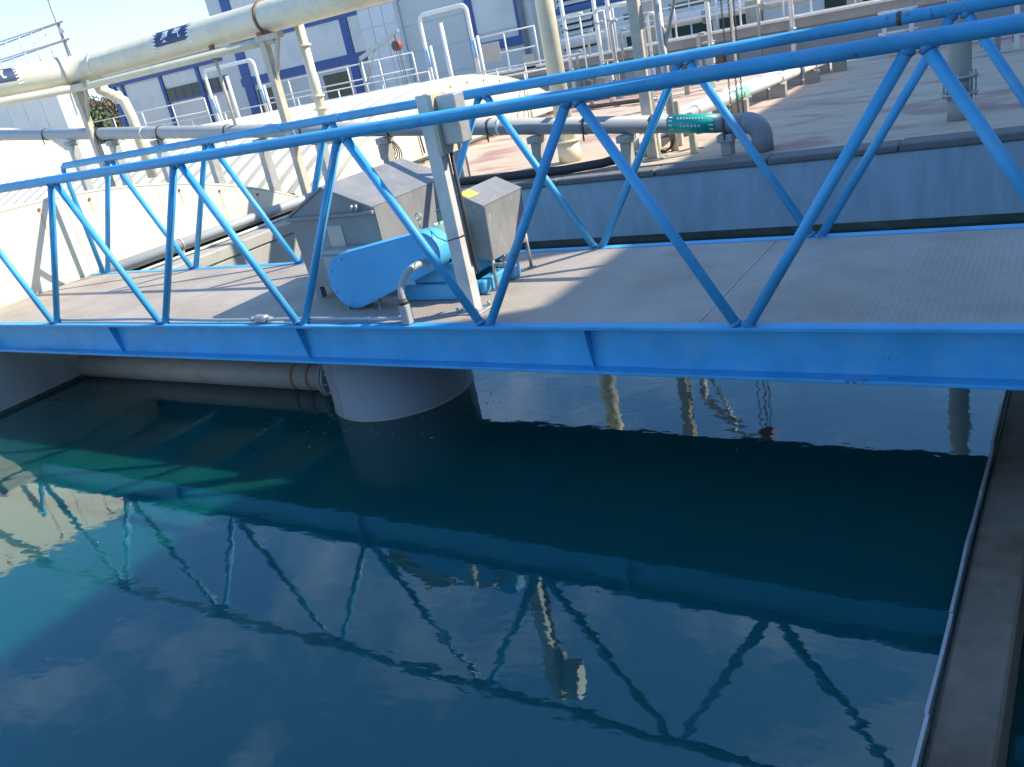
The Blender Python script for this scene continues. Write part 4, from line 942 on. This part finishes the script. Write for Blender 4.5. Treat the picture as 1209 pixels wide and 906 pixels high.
for i, (px, yy) in enumerate(((668, 15.3), (706, 15.5), (722, 14.9), (838, 15.4), (936, 15.6))):
    x_ = at(px, 40, 'y', yy).x
    t_ = thing('tall_standpipe', ['tall white standpipe just right of the cream column', 'tall white standpipe at the railing corner', 'tall pale standpipe left of the square column', 'tall white standpipe beside the hanging chains', 'tall white standpipe on the right railing'][i], 'pipe', group='tall white standpipes by the walkway')
    tube('pipe_run', [(x_, yy, -.108), (x_, yy, 2.9)], .05, M_WHITE, t_, 10)
    for z_ in (.5, 1.4): tube('collar', [(x_, yy, z_), (x_, yy, z_ + .05)], .075, M_GALV, t_, 10)
    tube('side_branch', [(x_, yy, 1.7), (x_ + .5, yy, 1.7)], .03, M_WHITE, t_, 8)
# right-hand clutter beyond the flanged column
for i, (px, py) in enumerate(((1045, 65), (1178, 62), (1200, 58), (1160, 55))):
    q = at(px, py, 'z', -.11)
    t_ = thing('pipe_rack', ['low steel frame left of the flanged vent pipe', 'low steel frame right of the flanged vent pipe', 'low steel frame at the right edge of the slab', 'farthest low steel frame right of the flanged vent pipe'][i], 'rack', group='low steel frames on the slab')
    for dx in (0, .45):
        box('upright', q.x + dx - .035, q.x + dx + .035, q.y - .035, q.y + .035, -.1085, .62, M_DRUM if i % 2 else M_WHITE, t_)
    tube('crossbar', [(q.x - .1, q.y, .60), (q.x + .55, q.y, .60)], .03, M_WHITE, t_, 8); tube('crossbar', [(q.x - .1, q.y, .25), (q.x + .55, q.y, .25)], .025, M_WHITE, t_, 8)
# valve with looped cables on the grey pipe
q = at(455, 180, 'y', 5.42)
t_ = thing('actuator', 'grey actuator with looped cables hanging by the grey pipe', 'actuator')
MB().box(q.x - .11, q.x + .08, 5.40, 5.52, .30, .52, .02).obj('case', M_GPIPE, t_)
tube('stem', [(q.x, 5.46, -.108), (q.x, 5.46, .2995)], .045, M_GPIPE, t_, 12)
for k in range(4):
    tube('cable_loop', arc((q.x + .08 + k * .012, 5.41, .42 - k * .01), (0, 0, 1), (1, 0, -.2), .10 + .022 * k, 0, 180, 14) , .008, M_HOSE, t_, 6)
for i, px in enumerate((498, 506)):
    a_ = at(px, 168, 'x', 1.26)
    tag(tube('hanging_cable', [(1.268, a_.y, .02), (1.262, a_.y - .02, .35), (1.262, a_.y - .01, .55)], .014, M_HOSE, None, 6), ['left dark cable running down the second white gable', 'right dark cable running down the second white gable'][i], 'cable', 'cables on the gable')

# ================================================================== TOP LEFT: GANTRY, SHED, TREES
GYy = 22.0
L = thing('lattice_gantry', 'thin pale steel gantry with a mast at the top left', 'gantry')
g2 = lambda px, py: at(px, py, 'y', GYy)
m0 = g2(72, 40).x; gx = [m0, m0 - 3.4, m0 - 6.8]
ztop = g2(66, 27).z; zb_ = g2(86, 75).z - 1.5
tube('mast', [(m0, GYy, zb_), (m0, GYy, ztop + 2.2)], .06, M_GALV, L, 8)
tube('mast', [(m0 + .35, GYy, zb_), (m0 + .1, GYy, ztop)], .05, M_GALV, L, 8)
for x_ in gx[1:]: tube('mast', [(x_, GYy, zb_), (x_, GYy, ztop)], .05, M_WHITE, L, 8)
for z_ in (ztop, ztop - .75, ztop - 1.5):
    tube('rail', [(gx[2] - 4, GYy, z_), (m0 + .6, GYy, z_)], .045, M_WHITE, L, 8)
    tube('rail', [(gx[2] - 4, GYy + 1.6, z_ + .1), (m0 + .4, GYy, z_ - .05)], .035, M_GALV, L, 8)
for x_ in (m0 - 1.2, m0 - 2.3, m0 - 4.6, m0 - 5.7): tube('upright', [(x_, GYy, ztop - 1.5), (x_, GYy, ztop)], .028, M_WHITE, L, 8)
bm = bmesh.new(); bmesh.ops.create_uvsphere(bm, u_segments=14, v_segments=8, radius=.2)
for v in bm.verts: v.co = Vector((v.co.x, v.co.y * .5, v.co.z * .8)) + Vector((m0 + .3, GYy - .1, ztop - .35))
me = bpy.data.meshes.new('lamp'); bm.to_mesh(me); bm.free(); link('lamp_head', me, M_WHITE, L)
S_ = thing('grey_shed', 'grey shed wall below the cream duct at the far left', 'building')
s2 = lambda px, py: at(px, py, 'y', 21.0)
sx1 = s2(74, 128).x; sz1 = s2(20, 104).z
box('wall', -60, sx1, 21.0, 22.2, -3.2, sz1, M_BPANEL, S_)
box('roof', -60.2, sx1 + .2, 20.8, 22.4, sz1 + .001, sz1 + .2, M_ROOF, S_)
for k in range(10): box('wall_panel', sx1 - 1.5 * (k + 1) + .02, sx1 - 1.5 * k - .02, 20.95, 20.999, -3.0, sz1 - .05, M_BPANEL, S_)

def tree(x_, y_, h_, w_, lb, lm, seed):
    rnd = random.Random(seed); t_ = thing('tree', lb, 'tree', group='trees beyond the plant')
    z0_ = -3.2
    tube('trunk', [(x_, y_, z0_), (x_ + .1, y_, z0_ + h_ * .4), (x_, y_ + .1, z0_ + h_ * .75)], [.28, .2, .08], M_BARK, t_, 8)
    for k in range(5):
        a = rnd.uniform(0, 6.28); tube('limb', [(x_ + .05, y_, z0_ + h_ * rnd.uniform(.3, .5)), (x_ + math.cos(a) * w_ * .4, y_ + math.sin(a) * w_ * .4, z0_ + h_ * rnd.uniform(.6, .85))], [.1, .04], M_BARK, t_, 6)
    mb = MB()
    cl = []
    for k in range(34):
        a = rnd.uniform(0, 6.28); r = w_ * .5 * math.sqrt(rnd.random()); zz_ = rnd.uniform(.35, 1.0)
        r *= 1 - abs(zz_ - .6) * .9; cl.append(Vector((x_ + math.cos(a) * r, y_ + math.sin(a) * r, z0_ + h_ * zz_)))
    for c_ in cl:
        for j in range(70):
            d_ = Vector((rnd.gauss(0, 1), rnd.gauss(0, 1), rnd.gauss(0, .7))) * w_ * .075; p_ = c_ + d_
            u_ = Vector((rnd.gauss(0, 1), rnd.gauss(0, 1), rnd.gauss(0, 1))).normalized() * .22; v_ = u_.cross(Vector((rnd.gauss(0, 1), rnd.gauss(0, 1), rnd.gauss(0, 1)))).normalized() * .13
            mb.add([p_ - u_, p_ + v_, p_ + u_, p_ - v_], [(0, 1, 2, 3)])
    o = mb.obj('crown', lm, t_); o['kind'] = 'stuff'
tl = [(82, 118, 62, 'russet tree left of the low building, nearest the shed', M_LEAF2), (100, 122, 70, 'brown tree between shed and low building', M_LEAF2), (118, 120, 66, 'brownish tree touching the low building', M_LEAF2), (92, 142, 44, 'low green tree below the russet ones', M_LEAF), (112, 148, 42, 'green bushy tree behind the left railing', M_LEAF), (135, 118, 75, 'far tree peeping out behind the low building', M_LEAF)]
for i, (px, py, yy, lb, lm) in enumerate(tl):
    p_ = at(px, py, 'y', yy); tree(p_.x, yy, p_.z + 3.2 + .4, 5.5, lb, lm, 50 + i)
hl = []
for k in range(40):
    a = R(100 + k * 2.4); d_ = 420; hl.append((CAM.x + d_ * math.cos(a), CAM.y + d_ * math.sin(a), 6 + 6 * math.sin(k * .7) + 4 * math.sin(k * 1.9)))
vs = [(x_, y_, -3.3) for x_, y_, z_ in hl] + hl + [(x_ * 1.15, y_ * 1.15, -3.3) for x_, y_, z_ in hl]; n = len(hl)
fs = [(i, i + 1, n + i + 1, n + i) for i in range(n - 1)] + [(n + i, n + i + 1, 2 * n + i + 1, 2 * n + i) for i in range(n - 1)]
struct(MB().add(vs, fs).obj('hills', M_LEAF))

# ================================================================== put every empty at the base of its thing
bpy.context.view_layer.update()
for o in [o for o in scene.objects if o.type == 'EMPTY' and o.parent is None]:
    lo = Vector((1e9,) * 3); hi = -lo; ch = [c for c in o.children]
    for c in ch:
        for k in c.bound_box:
            p = c.matrix_local @ Vector(k)
            for i in range(3): lo[i] = min(lo[i], p[i]); hi[i] = max(hi[i], p[i])
    base = Vector(((lo.x + hi.x) / 2, (lo.y + hi.y) / 2, lo.z))
    o.location = base
    for c in ch: c.location = c.location - base
